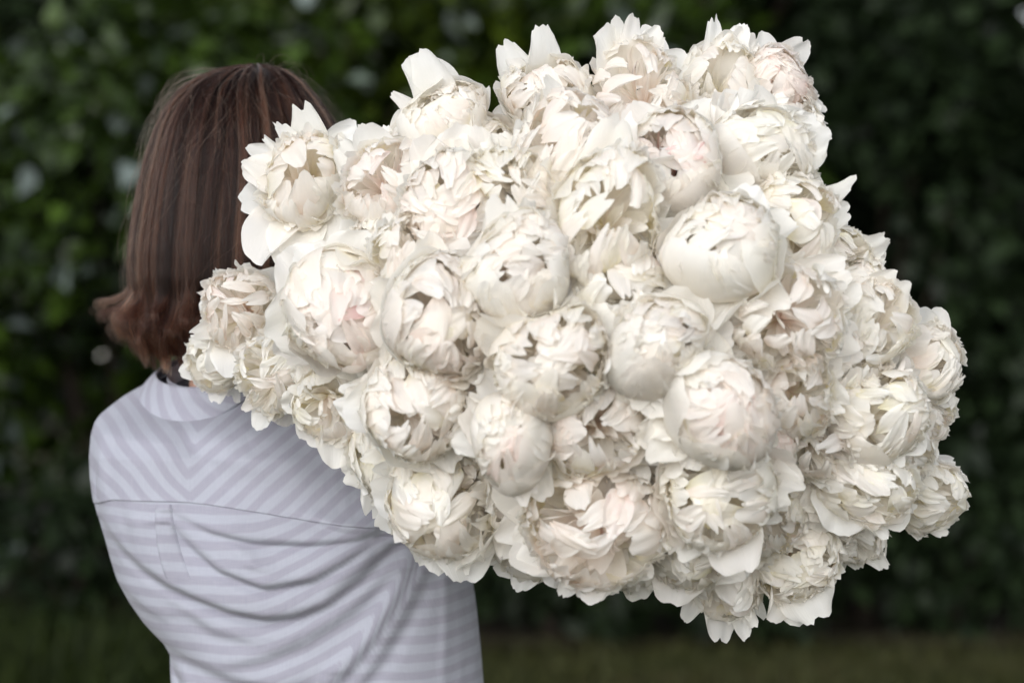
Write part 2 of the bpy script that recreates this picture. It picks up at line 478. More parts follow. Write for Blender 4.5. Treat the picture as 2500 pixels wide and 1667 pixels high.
shrub("broadleaf_shrub", "near black leafy shrub past the shaded end of the bouquet", "shrub", 2.75, 11.0, 1.9, 3.2, M_LEAF_DARK, 16, 4600, 0.12, G)
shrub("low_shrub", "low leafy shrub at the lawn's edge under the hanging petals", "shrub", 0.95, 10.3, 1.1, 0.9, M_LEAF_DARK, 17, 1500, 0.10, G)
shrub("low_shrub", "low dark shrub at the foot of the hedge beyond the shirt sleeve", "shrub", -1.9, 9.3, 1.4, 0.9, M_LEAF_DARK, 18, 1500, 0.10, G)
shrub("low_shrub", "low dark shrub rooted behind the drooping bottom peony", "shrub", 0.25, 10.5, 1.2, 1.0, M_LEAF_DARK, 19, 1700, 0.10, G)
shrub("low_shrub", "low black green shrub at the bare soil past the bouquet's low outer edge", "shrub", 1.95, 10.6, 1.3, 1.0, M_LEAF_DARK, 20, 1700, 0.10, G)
for x, y, m, sd, lab in ((-4.1, 9.7, M_LEAF_GLOSSY, 71, "glossy hedge shrub standing just past the hedge's leafy end shrub"), (-5.4, 9.9, M_LEAF_GLOSSY, 72, "glossy hedge shrub second past the leafy end shrub"),
                         (4.0, 11.0, M_LEAF_DARK, 73, "dull hedge shrub under the added shade tree"), (5.3, 10.9, M_LEAF_DARK, 74, "dull hedge shrub just past the added shade tree"), (6.6, 10.7, M_LEAF_DARK, 75, "dull hedge shrub second past the added shade tree")):
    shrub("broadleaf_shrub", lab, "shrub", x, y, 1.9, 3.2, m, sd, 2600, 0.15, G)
G2 = "dense trees behind the hedge"
for i, (x, y, lab) in enumerate([(-3.6, 13.2, "dense dark tree behind the glossy end of the hedge"),
                                 (-1.3, 13.4, "dense dark tree behind the brown hair"),
                                 (1.1, 13.6, "dense dark tree directly behind the bouquet"),
                                 (3.4, 13.4, "dense dark tree behind the near black shrub"),
                                 (6.2, 13.6, "dense dark tree past the added shade tree"), (-6.2, 13.2, "dense dark tree far past the glossy shrubs"),
                                 (2.2, 15.4, "tall dark tree filling the gap above the near black shrub"),
                                 (-0.1, 15.4, "tall dark tree filling the gap above the yellowish shrub")]):
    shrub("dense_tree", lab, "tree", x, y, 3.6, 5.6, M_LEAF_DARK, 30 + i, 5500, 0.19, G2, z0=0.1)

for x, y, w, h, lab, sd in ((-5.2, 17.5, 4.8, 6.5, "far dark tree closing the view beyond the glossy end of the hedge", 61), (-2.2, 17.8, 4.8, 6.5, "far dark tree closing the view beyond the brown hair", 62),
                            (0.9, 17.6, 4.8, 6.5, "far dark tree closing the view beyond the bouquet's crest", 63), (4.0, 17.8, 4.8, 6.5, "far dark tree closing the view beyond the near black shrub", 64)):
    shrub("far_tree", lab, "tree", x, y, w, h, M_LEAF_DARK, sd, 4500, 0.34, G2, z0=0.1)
for x, y, w, h, lab, sd in ((3.9, 9.3, 5.2, 8.0, "tall tree added beside the lawn, unseen crown shading the near black shrub", 51), (0.9, 11.9, 4.6, 7.6, "tall tree added in the middle of the hedge, unseen crown shading it", 52)):
    shrub("added_shade_tree", lab, "tree", x, y, w, h, M_LEAF_DARK, sd, 6500, 0.20, G2, z0=3.3)  # trees added out of view; their high crowns shade the hedge

# ------------------------------------------------------------------ peony petals
def vnoise(rng, v, k0, k1, n=3):
    out = np.zeros_like(v)
    for _ in range(n):
        out += np.sin(v * rng.uniform(k0, k1) + rng.uniform(0, 6.28)) * rng.uniform(0.5, 1.0)
    return out / n

def tip_outline(rng, v, rnd, jag, notch):
    t = 1 - rnd * np.abs(v) ** 2.6
    if notch > 0:
        c = rng.uniform(-0.45, 0.45)
        t -= notch * np.exp(-((v - c) / rng.uniform(0.14, 0.3)) ** 2)
    t -= jag * (0.5 + 0.5 * vnoise(rng, v, 6, 24, 4)) * (0.35 + 0.65 * (1 - np.abs(v) ** 3))
    return t

def sphere_petal(rng, c, R, tb, tt, half, phi, nu=11, nv=9, flare=0.0, ruffle=0.03, rnd=0.25, jag=0.06, notch=0.1, crease=0.012, edge=0.03, tilt=0.06):
    """a petal that lies on a ball round the bloom's middle: from the polar angle tb (below) to tt (its tip)"""
    u = np.linspace(0, 1, nu)[:, None] ** 0.85 * np.ones((1, nv))
    v = np.linspace(-1, 1, nv)[None, :] * np.ones((nu, 1))
    U = u * tip_outline(rng, v, rnd, jag, notch)
    ws = 0.20 + 0.80 * np.sin(np.clip(u / 0.62, 0, 1) * math.pi / 2) ** 1.1
    ws *= 1 - 0.22 * np.clip((u - 0.7) / 0.3, 0, 1) ** 2
    th = tb + (tt - tb) * U
    th = th + 0.05 * vnoise(rng, u * 2 + v * 1.3, 1, 3, 2)
    be = v * half * ws + rng.normal(0, 0.07) * u
    r = 1 + flare * U ** 3.2 + edge * np.abs(v) ** 3 * u * rng.choice([-0.6, 1.0])
    r += ruffle * u ** 2.2 * vnoise(rng, v + 0.3 * u, 3.5, 9, 3)
    r += crease * vnoise(rng, v, 6, 14, 3) * (0.3 + 0.7 * u) + 0.02 * vnoise(rng, u * 1.5 + v, 1.5, 4, 2)
    r = r * R * (0.90 + 0.10 * np.clip(u * 2.5, 0, 1))
    d = np.stack([np.sin(th), np.zeros_like(th), np.cos(th)], -1)
    X = (np.cos(be)[..., None] * d + np.sin(be)[..., None] * np.array([0, 1.0, 0])) * r[..., None]
    V = X.reshape(-1, 3)
    # small random lean round the middle, then turn to its azimuth
    ax = rng.normal(0, tilt, 3)
    M = np.array(Matrix.Rotation(phi, 3, 'Z') @ Matrix.Rotation(ax[0], 3, 'X') @ Matrix.Rotation(ax[1], 3, 'Y'))
    V = V @ M.T + np.array([0, 0, c])
    A = np.stack([U, v, np.zeros_like(u)], -1).reshape(-1, 3)
    return V, A, nu, nv

def ribbon_petal(rng, start, L, W, phi, a0, a1, a2=0.0, nu=12, nv=9, cup=1.0, ruffle=0.05, rnd=0.28, jag=0.06, notch=0.1, crease=0.03, twist=0.0, roll=0.0, narrow=0.22):
    """a petal grown along a bending midrib: angle from the bloom's axis runs a0 -> a0+a1(+a2 at the tip)"""
    s = np.linspace(0, 1, nu)
    al = a0 + a1 * s + a2 * s ** 4
    ds = L / (nu - 1)
    cx = np.concatenate([[0], np.cumsum(np.sin((al[1:] + al[:-1]) / 2))]) * ds
    cz = np.concatenate([[0], np.cumsum(np.cos((al[1:] + al[:-1]) / 2))]) * ds
    u = s[:, None] * np.ones((1, nv)); v = np.linspace(-1, 1, nv)[None, :] * np.ones((nu, 1))
    U = np.clip(u * tip_outline(rng, v, rnd, jag, notch), 0, 1)
    CX = np.interp(U, s, cx); CZ = np.interp(U, s, cz); AL = np.interp(U, s, al)
    ws = narrow + (1 - narrow) * np.sin(np.clip(u / 0.68, 0, 1) * math.pi / 2) ** 1.3
    ws *= 1 - 0.25 * np.clip((u - 0.75) / 0.25, 0, 1) ** 2
    be = v * cup
    lat = np.where(abs(cup) > 1e-3, np.sin(be) / (cup if abs(cup) > 1e-3 else 1), v) * W * ws * 0.5
    off = (1 - np.cos(be)) / (cup if abs(cup) > 1e-3 else 1) * W * ws * 0.5
    off = off + W * ruffle * u ** 2 * vnoise(rng, v + 0.35 * u, 3.5, 8, 3)
    off = off + W * crease * vnoise(rng, v, 6, 13, 3) * (0.25 + 0.75 * u) + W * 0.05 * vnoise(rng, u * 2 + v, 1.5, 4, 2)
    tw = twist * u
    o2 = off * np.cos(tw) + lat * np.sin(tw); l2 = lat * np.cos(tw) - off * np.sin(tw)
    # inward normal of the midrib (towards the axis)
    nx, nz = -np.cos(AL), np.sin(AL)
    X = np.stack([CX + nx * o2, l2, CZ + nz * o2], -1).reshape(-1, 3)
    M = np.array(Matrix.Rotation(phi, 3, 'Z') @ Matrix.Rotation(roll, 3, 'X'))
    V = X @ M.T + np.array([0, 0, start])
    A = np.stack([U, v, np.zeros_like(u)], -1).reshape(-1, 3)
    return V, A, nu, nv

GA = math.pi * (3 - math.sqrt(5))

def guard(rng, R, phi, ln=1.25, wd=1.0, a0=None, a1=None, a2=None):
    a0 = rng.uniform(1.55, 1.95) if a0 is None else a0
    a1 = rng.uniform(-0.9, -0.2) if a1 is None else a1
    a2 = rng.uniform(-0.1, 0.5) if a2 is None else a2
    return ribbon_petal(rng, rng.uniform(0.0, 0.18) * R, ln * R, wd * R, phi, a0, a1, a2, nu=15, nv=15, cup=rng.uniform(0.35, 0.9),
                        ruffle=rng.uniform(0.07, 0.15), rnd=rng.uniform(0.12, 0.30), jag=rng.uniform(0.03, 0.10), notch=rng.choice([0, 0.06, 0.14]),
                        crease=0.022, twist=rng.normal(0, 0.25), roll=rng.normal(0, 0.15), narrow=0.30)

def build_bloom(kind, R, rng, pink, guards, n_guard, M, loose):
    """petals of one bloom, its axis along +Z, the stem's end at the origin; returns [(V, A, nu, nv, material key)]"""
    out = []
    c = 0.80 * R
    def add(p, key):
        out.append((*p, key))
    def core_key(f):
        """f = 0 at the heart, 1 at the rim"""
        w = f + rng.normal(0, 0.10) + (1 - pink) * 0.70
        return "rose" if w < -0.06 else "pink" if w < 0.20 else "blush" if w < 0.60 else "cream" if rng.random() < 0.45 else "white"
    wk = lambda: "cream" if rng.random() < 0.28 else "white"
    def ball(n, span, r0, r1, s0, s1, up, far=(0.90, 1.08)):
        """a full head of overlapping petals, small at the heart, larger outwards; 'up' of them stand on end and show their rims"""
        for i in range(n):
            f = (i + 0.5) / n
            tt = -0.05 + span * f ** 0.66 + rng.normal(0, 0.08)
            phi = i * GA + rng.normal(0, 0.3)
            size = rng.uniform(s0, s1) * (0.72 + 0.5 * f)
            key = core_key(f * 1.1)
            rr = R * (r0 + (r1 - r0) * f)
            if rng.random() > up:
                Rl = rr * rng.uniform(0.93, 1.05)
                add(sphere_petal(rng, c, Rl, min(tt + rng.uniform(0.75, 1.15), 2.8), tt, size, phi, nu=9, nv=11, flare=rng.uniform(-0.04, 0.20),
                                 ruffle=rng.uniform(0.06, 0.14), rnd=rng.uniform(0.2, 0.42), jag=rng.uniform(0.02, 0.14), notch=rng.choice([0, 0.10, 0.22]),
                                 crease=rng.uniform(0.015, 0.035), edge=rng.uniform(0, 0.12), tilt=0.18), key)
            else:
                q = min(max(tt, 0), 1.5)
                b = c - 0.2 * R
                L = b * math.cos(q) + math.sqrt(max((rr * 1.02) ** 2 - (b * math.sin(q)) ** 2, 0.0))
                add(ribbon_petal(rng, 0.2 * R, L * rng.uniform(*far), R * size * rng.uniform(1.4, 1.9), phi, tt + 0.22, -0.38, rng.normal(-0.25, 0.7), nu=10, nv=9,
                                 cup=rng.uniform(0.4, 1.3), ruffle=rng.uniform(0.08, 0.18), rnd=rng.uniform(0.25, 0.45), jag=rng.uniform(0.03, 0.18), notch=rng.choice([0, 0.12, 0.25]),
                                 crease=0.040, twist=rng.normal(0, 0.45), roll=rng.normal(0, 0.2)), key)
    if kind in ("globe", "bud", "cup"):
        close = {"globe": 0.58, "bud": 0.34, "cup": 1.20}[kind]
        n = {"globe": 78, "bud": 44, "cup": 122}[kind]
        for k in range(rng.integers(3, 8)):               # folded petals closing the very middle
            add(sphere_petal(rng, c, R * rng.uniform(0.84, 0.93), rng.uniform(0.6, 0.9), rng.uniform(-0.55, -0.2), rng.uniform(0.22, 0.38), k * 0.9 + rng.normal(0, 0.2), nu=11, nv=11,
                             flare=rng.uniform(-0.05, 0.10), ruffle=rng.uniform(0.06, 0.13), rnd=0.3, jag=0.1, notch=0.12, crease=0.03, edge=0.08, tilt=0.2), core_key(0.36))
        ball(n, close + 0.34, 0.95 if kind != "bud" else 0.93, 0.97, 0.16, 0.34, 0.36)
        layers = {"globe": 5, "bud": 4, "cup": 5}[kind]
        lop = rng.uniform(0, 6.28)                       # globes open lopsidedly
        for l in range(layers):
            f = l / (layers - 1)
            m = 5 if l < 2 else 4
            off = rng.uniform(0, 6.28)
            for k in range(m):
                phi = off + k * 2 * math.pi / m + rng.normal(0, 0.22)
                Rl = R * (0.90 + 0.12 * f) * rng.uniform(0.975, 1.025)
                tt = (close + 0.42 * f * rng.uniform(-0.1, 1.5)) * rng.uniform(0.65, 1.2) + 0.34 * math.cos(phi - lop)
                tt = max(tt, 0.16 + 0.25 * rng.random())
                add(sphere_petal(rng, c, Rl, 2.75, tt, rng.uniform(0.58, 0.98), phi, nu=16, nv=15,
                                 flare=rng.choice([rng.uniform(-0.08, 0.03), rng.uniform(-0.05, 0.05), rng.uniform(0.05, 0.28)]), ruffle=rng.uniform(0.03, 0.09), rnd=rng.uniform(0.15, 0.40),
                                 jag=rng.uniform(0.02, 0.11), notch=rng.choice([0, 0.05, 0.14]), crease=rng.uniform(0.008, 0.02), edge=rng.uniform(0, 0.12), tilt=0.10),
                    core_key(0.72 + f * 0.5) if f < 0.4 else ("blush" if rng.random() < 0.16 * pink + 0.04 else wk()))
    if pink >= 0.85:                                      # crimson-edged slivers deep in the heart
        for k in range(9):
            th = abs(rng.normal(0, 0.22))
            add(ribbon_petal(rng, 0.2 * R, R * rng.uniform(1.42, 1.60), R * rng.uniform(0.10, 0.22), rng.uniform(0, 6.28), th + 0.1, -0.2, rng.normal(0, 0.5), nu=10, nv=7, cup=rng.uniform(0.4, 1.2),
                             ruffle=0.15, rnd=0.3, jag=0.15, notch=0.1, crease=0.05, twist=rng.normal(0, 0.6), roll=rng.normal(0, 0.1)), "rose" if k < 5 else "pink")
    if kind == "double":
        ball(128, 1.75, 0.93, 1.02, 0.18, 0.38, 0.40)
    if kind == "loose":
        ball(96, 1.7, 0.92, 1.03, 0.22, 0.46, 0.42, (0.88, 1.2))
    if kind == "pompon":
        ball(170, 1.95, 0.94, 1.02, 0.12, 0.25, 0.48)
    off = rng.uniform(0, 6.28)
    for k in range(n_guard + 2):
        add(guard(rng, R, off + k * 2 * math.pi / (n_guard + 2) + rng.normal(0, 0.25), rng.uniform(1.35, 1.75), rng.uniform(0.9, 1.3)), wk())
    # a few outer petals have slipped forward over the neighbouring blooms
    guards = list(guards) + [(rng.uniform(0, 360), rng.uniform(1.10, 1.42), rng.uniform(0.65, 1.05)) for _ in range(loose)]
    for deg, ln, wd in guards:                           # loose petals that stick out sideways, up or down
        D = Vector((math.cos(math.radians(deg)), rng.uniform(-0.62, -0.15), math.sin(math.radians(deg)))).normalized()
        d = M.to_3x3().transposed() @ D
        al = math.acos(max(-1, min(1, d.z)))
        bend = rng.uniform(-0.35, 0.35)
        add(guard(rng, R, math.atan2(d.y, d.x), max(ln + 0.8 * d.z, 0.9), wd * 1.3, al - bend * 0.5, bend, rng.uniform(-0.35, 0.35)), "white" if rng.random() < 0.75 else "cream")
    # no bloom is a true ball: squeeze and warp all its petals together
    sq = rng.normal(1.0, 0.085, 2); ph = rng.uniform(0, 6.28, 6); fr = rng.uniform(1.4, 2.6, 6)
    res = []
    for V, A, nu, nv, key in out:
        q = V / R
        W = np.stack([np.sin(fr[0] * q[:, 1] + fr[1] * q[:, 2] + ph[0]), np.sin(fr[2] * q[:, 0] + fr[3] * q[:, 2] + ph[1]), np.sin(fr[4] * q[:, 0] + fr[5] * q[:, 1] + ph[2])], -1)
        V = V * np.array([sq[0], sq[1], 1.0]) + W * (0.10 * R) * np.clip(q[:, 2:3] + 0.2, 0, 1)
        res.append((V, A, nu, nv, key))
    return res

BIND = Vector((0.02, 3.16, 1.17))                        # where both hands hold the stems
K = PW / 2352.0                                          # the table below was measured on a 2352-pixel-wide view

def dome(px, py):
    """the bouquet's front: a shallow dome facing the camera"""
    dx, dy = (px - 1480) / 950.0, (py - 860) / 730.0
    r2 = dx * dx + dy * dy
    return 2.30 + 0.26 * r2 + (0.05 if px < 800 else 0.0)

# x, y, diameter (view pixels), kind, axis tilt to the side / up, blush, named guard petals (screen angle, length, width), free guards, depth shift, label
B = [
 (700, 405, 200, "loose", -0.25, 0.15, 0.45, [(93, 1.6, .8), (118, 1.35, .45), (134, 1.25, .4), (156, 1.55, .7), (172, 1.35, .8), (197, 1.5, 1.0), (50, 1.4, .8), (236, 2.0, 1.05), (254, 2.0, 1.0), (283, 2.0, 1.4), (305, 1.8, 1.2)], 2, -0.02, "ragged wide open peony in front of the brown hair, petals spread like a star"),
 (885, 425, 195, "double", -0.15, 0.15, 0.75, [(70, 1.2, .8), (40, 1.2, .9)], 3, 0.0, "peony with tan and pink heart beside the ragged open one"),
 (1030, 285, 195, "globe", -0.25, 0.55, 0.5, [(126, 1.95, 1.1), (106, 1.95, .8), (150, 1.4, .5)], 2, 0.0, "globe shaped peony with one tall upright petal beside its crown"),
 (1265, 235, 235, "cup", -0.10, 0.6, 0.35, [(128, 1.75, .65), (112, 1.6, .7), (140, 1.2, .7)], 3, 0.02, "smooth peony with two narrow petals standing up like ears"),
 (1300, 345, 225, "double", 0.15, 0.75, 0.6, [(160, 1.4, .8), (185, 1.2, .8), (20, 1.1, 1.0), (270, 1.0, 1.2)], 3, -0.02, "peony with finely pleated blush top and frilled petals round it"),
 (1478, 232, 220, "pompon", 0.05, 0.30, 0.6, [(128, 1.5, .8), (106, 1.5, .5), (94, 1.4, .4), (78, 1.2, .5)], 3, 0.0, "tall domed peony at the crest with spiky petals above it"),
 (1655, 205, 210, "loose", 0.10, 0.55, 0.15, [(104, 1.5, .42), (85, 1.3, .9), (62, 1.25, .7)], 2, 0.02, "feathery creamy peony at the crest with a finger like petal standing up"),
 (1778, 205, 180, "cup", 0.55, 0.35, 0.9, [(60, 1.45, .8), (95, 1.4, 1.0), (120, 1.2, 1.0)], 3, 0.01, "cupped peony at the top corner showing a shell pink heart"),
 (1790, 290, 165, "double", 0.70, 0.05, 0.2, [(340, 1.2, .9), (10, 1.1, .8)], 3, 0.04, "frilled white peony below the shell pink one at the top corner"),
 (1545, 385, 215, "globe", -0.20, 0.25, 0.95, [(200, 1.2, .9)], 3, -0.02, "pale pink globe peony with tightly shingled petals below the crest"),
 (1750, 350, 215, "cup", 0.75, 0.45, 0.1, [(115, 1.5, 1.0), (90, 1.3, 1.1), (15, 1.25, 1.3), (340, 1.2, 1.2), (250, 0.9, .8)], 2, -0.02, "peony turned sideways, its big smooth petals showing their backs"),
 (1190, 430, 195, "pompon", 0.05, 0.15, 0.15, [(120, 1.2, .8)], 3, -0.01, "creamy ball of tiny crowded petals below the pleated blush peony"),
 (1050, 480, 225, "cup", -0.25, -0.25, 0.7, [(90, 1.4, 1.3), (60, 1.3, 1.0), (300, 1.4, 1.3), (320, 1.3, 1.1)], 2, 0.0, "peony with very broad blush petals folded across its middle"),
 (1400, 510, 255, "double", 0.10, 0.05, 0.25, [(300, 1.2, .8), (260, 1.2, .9)], 4, -0.02, "wide ruffled ivory peony near the middle of the bouquet"),
 (1195, 620, 222, "globe", 0.05, 0.35, 0.65, [(255, 1.15, 1.2), (300, 1.1, .9)], 3, -0.03, "round half closed peony with a broad shield petal across its front"),
 (1662, 580, 210, "globe", -0.15, 0.55, 0.45, [(210, 1.15, 1.0), (275, 1.0, 1.0)], 2, -0.045, "tight round globe peony with folded lips at its top"),
 (1835, 515, 205, "double", 0.35, 0.15, 0.25, [(25, 1.5, .6), (10, 1.3, .6)], 4, 0.0, "ruffled white peony beside the tight round globe, pointed petals jutting out"),
 (1925, 595, 150, "double", 0.65, 0.20, 0.2, [(35, 1.5, .7), (15, 1.3, .7)], 3, 0.03, "small white peony on the slanting outer edge with one wing like petal"),
 (1975, 665, 140, "cup", 0.70, 0.25, 0.35, [(45, 1.2, .8)], 3, 0.03, "small cupped peony on the slanting outer edge above a pale full one"),
 (1810, 735, 225, "pompon", 0.15, -0.05, 0.55, [], 4, -0.02, "dense frilly peony with faint apricot folds"),
 (2000, 745, 185, "double", 0.45, 0.35, 0.2, [(60, 1.1, 1.1)], 3, 0.01, "pale full peony tucked inside the outer edge"),
 (2125, 825, 175, "cup", 0.75, 0.40, 0.4, [(80, 1.25, 1.2), (50, 1.2, 1.0), (330, 1.2, .9)], 3, 0.03, "hooded peony sticking out furthest at the outer corner"),
 (782, 715, 245, "globe", 0.05, -0.15, 1.0, [(60, 1.25, 1.1), (100, 1.1, 1.0), (310, 1.1, 1.0)], 3, -0.02, "large globe peony with a deep pink slit in its heart"),
 (1018, 735, 260, "cup", 0.15, -0.05, 0.75, [(185, 1.2, .8), (150, 1.25, .9), (100, 1.2, .9), (280, 1.1, 1.0)], 3, -0.025, "open cup peony crammed with curled petals, fringed lower rim"),
 (960, 595, 195, "double", -0.05, 0.35, 0.2, [(90, 1.5, .8), (120, 1.2, .7), (60, 1.2, .7)], 3, 0.0, "cream peony with pointed upright petals above the crammed cup"),
 (545, 705, 190, "pompon", -0.35, 0.10, 0.75, [(200, 1.35, .5), (218, 1.45, .7), (238, 1.6, 1.1), (258, 1.6, 1.2), (275, 1.5, 1.2)], 2, 0.03, "serrated pompon peony with rosy dimple hiding the back of the neck"),
 (630, 855, 190, "pompon", -0.25, -0.20, 0.25, [(255, 1.2, .7), (300, 1.25, 1.0), (225, 1.1, .5)], 3, 0.03, "frilled white pompon peony lying on the shirt collar"),
 (1278, 830, 240, "cup", -0.10, -0.05, 0.45, [(230, 1.15, 1.3), (270, 1.2, 1.0)], 3, -0.02, "bowl shaped peony with thick curled petals and a plain broad front"),
 (1505, 800, 225, "globe", -0.15, 0.10, 0.45, [(75, 1.2, 1.2), (35, 1.25, 1.0)], 2, -0.02, "wrinkled half closed peony with torn inner rim"),
 (1440, 665, 200, "cup", 0.05, 0.30, 0.2, [(100, 1.2, 1.1), (60, 1.2, 1.1)], 3, 0.02, "shallow peony with smooth overlapping petals between the round ones"),
 (1640, 745, 130, "bud", 0.10, 0.20, 0.9, [], 2, 0.04, "small pinkish bud sunk between bigger flowers"),
 (955, 930, 250, "cup", 0.15, 0.05, 0.55, [(185, 1.25, .75), (310, 1.15, 1.3), (260, 1.1, 1.1)], 3, -0.015, "wide squat globe peony with a leaf like petal at its side"),
 (1175, 1008, 190, "bud", 0.0, -0.05, 1.0, [], 2, -0.04, "egg shaped half open peony with a pink frilled slit"),
 (1360, 975, 220, "double", 0.0, -0.10, 0.45, [(130, 1.2, 1.0), (30, 1.1, .9), (350, 1.7, .9)], 4, 0.01, "flattened crumpled peony next to the egg shaped one"),
 (1650, 935, 240, "globe", 0.40, 0.10, 1.0, [(205, 1.2, .8), (270, 1.0, 1.0), (330, 1.1, .9)], 2, -0.045, "big rounded peony with a crimson edged split at its side"),
 (1830, 905, 190, "double", 0.10, -0.10, 0.4, [], 3, 0.01, "shaggy white peony with a brownish hollow below its middle"),
 (2015, 950, 210, "cup", 0.75, -0.05, 0.1, [(110, 1.3, 1.0), (200, 1.2, .8), (330, 1.1, 1.1)], 3, -0.01, "ivory peony seen from the side with layered shell like petals"),
 (2120, 945, 145, "double", 0.70, -0.15, 0.4, [], 3, 0.04, "small frilled peony under the hooded one at the outer corner"),
 (2125, 1130, 185, "double", 0.65, -0.20, 0.1, [(330, 1.1, .7), (280, 1.1, .7)], 3, 0.03, "ruffled peony with wavy scalloped rims at the low outer edge"),
 (1985, 1110, 215, "loose", 0.45, -0.15, 0.05, [(185, 1.35, 1.2), (160, 1.3, .8), (215, 1.45, 1.1), (260, 1.3, 1.2), (300, 1.3, 1.1)], 2, -0.01, "flat spread peony with a large bowl like loose petal"),
 (1022, 1145, 235, "cup", 0.0, -0.30, 0.3, [(250, 1.2, 1.1), (290, 1.2, 1.1), (275, 1.4, 1.0)], 3, 0.01, "crinkled greenish white peony hanging over the shirt's shoulder"),
 (880, 1060, 165, "cup", -0.30, -0.50, 0.0, [(210, 1.3, 1.1), (240, 1.3, 1.1), (270, 1.2, 1.1)], 2, 0.06, "shaded peony with drooping smooth petals touching the striped yoke"),
 (1185, 1160, 150, "double", -0.10, -0.30, 0.4, [(260, 1.3, .8)], 3, 0.04, "small shaded peony wedged beneath the egg shaped one"),
 (1365, 1200, 265, "double", 0.05, -0.20, 0.72, [(265, 1.15, .6), (285, 1.15, .6), (245, 1.1, .6), (130, 1.1, 1.0)], 4, -0.02, "large low hanging ruffled peony with a blush heart"),
 (1215, 1250, 150, "loose", -0.40, -0.40, 0.1, [(195, 1.3, .6), (225, 1.3, .8), (250, 1.3, .8)], 2, 0.05, "loose peony with curled tongue petals beside the big blush hearted one"),
 (1455, 1255, 180, "loose", 0.15, -0.60, 0.1, [(270, 1.2, .9), (295, 1.15, .8)], 3, 0.05, "pale peony seen from its side half behind the big blush hearted one"),
 (1650, 1125, 235, "cup", 0.05, -0.25, 0.3, [(20, 1.35, 1.0), (340, 1.3, .9), (200, 1.1, .7)], 3, -0.03, "full round peony near the lower rim with a turned out side petal"),
 (1595, 1245, 190, "cup", -0.15, -0.45, 0.05, [(215, 1.4, 1.1), (250, 1.35, 1.1), (310, 1.4, 1.0)], 2, 0.02, "hollow cup peony at the lower rim with long smooth petals"),
 (1665, 1330, 200, "loose", 0.05, -0.60, 0.15, [(240, 1.4, .5), (262, 1.5, .95), (285, 1.4, .6), (305, 1.25, .8)], 3, 0.05, "drooping peony at the very bottom with long hanging petals"),
 (1835, 1290, 200, "cup", 0.20, -0.55, 0.1, [(80, 1.5, 1.3), (50, 1.4, 1.2), (300, 1.5, 1.3), (270, 1.5, 1.1), (250, 1.4, .9)], 2, 0.02, "blown open peony at the bottom with fan like veined petals"),
 (1955, 1235, 165, "double", 0.40, -0.50, 0.05, [(320, 1.35, .8), (290, 1.2, .8)], 3, 0.05, "shadowed peony tucked under the spread one at the lower edge"),
 (760, 930, 150, "loose", -0.10, -0.35, 0.2, [(262, 1.7, .75), (240, 1.3, .8), (285, 1.3, .6)], 2, 0.035, "loose peony dangling one narrow petal onto the striped shirt"),
 (1765, 1010, 160, "cup", 0.20, -0.05, 0.8, [(300, 1.2, 1.1)], 3, 0.03, "deep set peony below the shaggy one showing brownish pink folds"),
 (1500, 1075, 170, "double", 0.0, -0.15, 0.4, [(160, 1.7, .9), (225, 1.5, .6)], 3, 0.04, "recessed crumpled peony with a pointed loose petal across it"),
 (1130, 865, 150, "double", 0.0, 0.0, 0.55, [], 3, 0.055, "hidden peony filling the gap between the bowl and the crammed cup"),
 (1320, 480, 150, "double", 0.0, 0.2, 0.4, [], 3, 0.06, "sunken peony showing between the creamy ball and the ruffled ivory one"),
 (1940, 830, 170, "double", 0.3, 0.0, 0.3, [], 3, 0.03, "plain white peony between the frilly one and the hooded one"),
 (1560, 500, 150, "double", 0.1, 0.2, 0.3, [], 3, 0.05, "peony peeping out behind the folded lips of the tight globe"),
 (885, 570, 150, "cup", -0.1, 0.1, 0.3, [(90, 1.3, .9)], 3, 0.05, "pale peony pressed behind the large pink slit globe"),
 (1100, 330, 150, "cup", -0.1, 0.3, 0.3, [(20, 1.3, .9), (340, 1.3, .9)], 3, 0.05, "peony mostly hidden below the ear petalled one"),
 (1868, 1015, 170, "double", 0.25, -0.1, 0.3, [(200, 1.2, .9), (330, 1.2, .9)], 4, 0.03, "peony behind the bowl like loose petal, beside the ivory side facing one"),
 (965, 345, 165, "double", -0.2, 0.3, 0.3, [(120, 1.3, .8), (80, 1.2, .8)], 4, 0.035, "peony below the tall upright petal, behind the tan hearted one"),
 (1590, 1100, 150, "double", 0.0, -0.1, 0.4, [], 4, 0.055, "peony glimpsed between the crimson edged split and the full round one"),
 (492, 832, 130, "loose", -0.45, -0.20, 0.1, [(200, 1.2, .6), (150, 1.1, .6)], 3, 0.05, "small ruffled peony under the serrated pompon, touching the collar's turned up end"),
 (1755, 1195, 170, "double", 0.15, -0.30, 0.3, [(250, 1.3, .9)], 4, 0.03, "peony sunk between the full round one and the spread one"),
 (1900, 1190, 160, "double", 0.3, -0.35, 0.1, [(230, 1.3, .9), (280, 1.3, .9)], 4, 0.045, "peony under the bowl like loose petal, lower rim in shade"),
 (1500, 1165, 150, "double", 0.05, -0.25, 0.2, [], 4, 0.05, "peony wedged between the big blush hearted one and the full round one"),
 (1120, 1075, 150, "double", -0.05, -0.25, 0.2, [], 4, 0.055, "peony squeezed between the crinkled greenish one and the egg shaped one"),
 (2060, 1040, 165, "double", 0.5, -0.1, 0.2, [], 4, 0.03, "peony between the ivory side facing one and the scalloped one"),
 (1620, 300, 150, "double", 0.1, 0.3, 0.35, [], 3, 0.06, "peony half buried between the crest and the pale pink globe"),
]

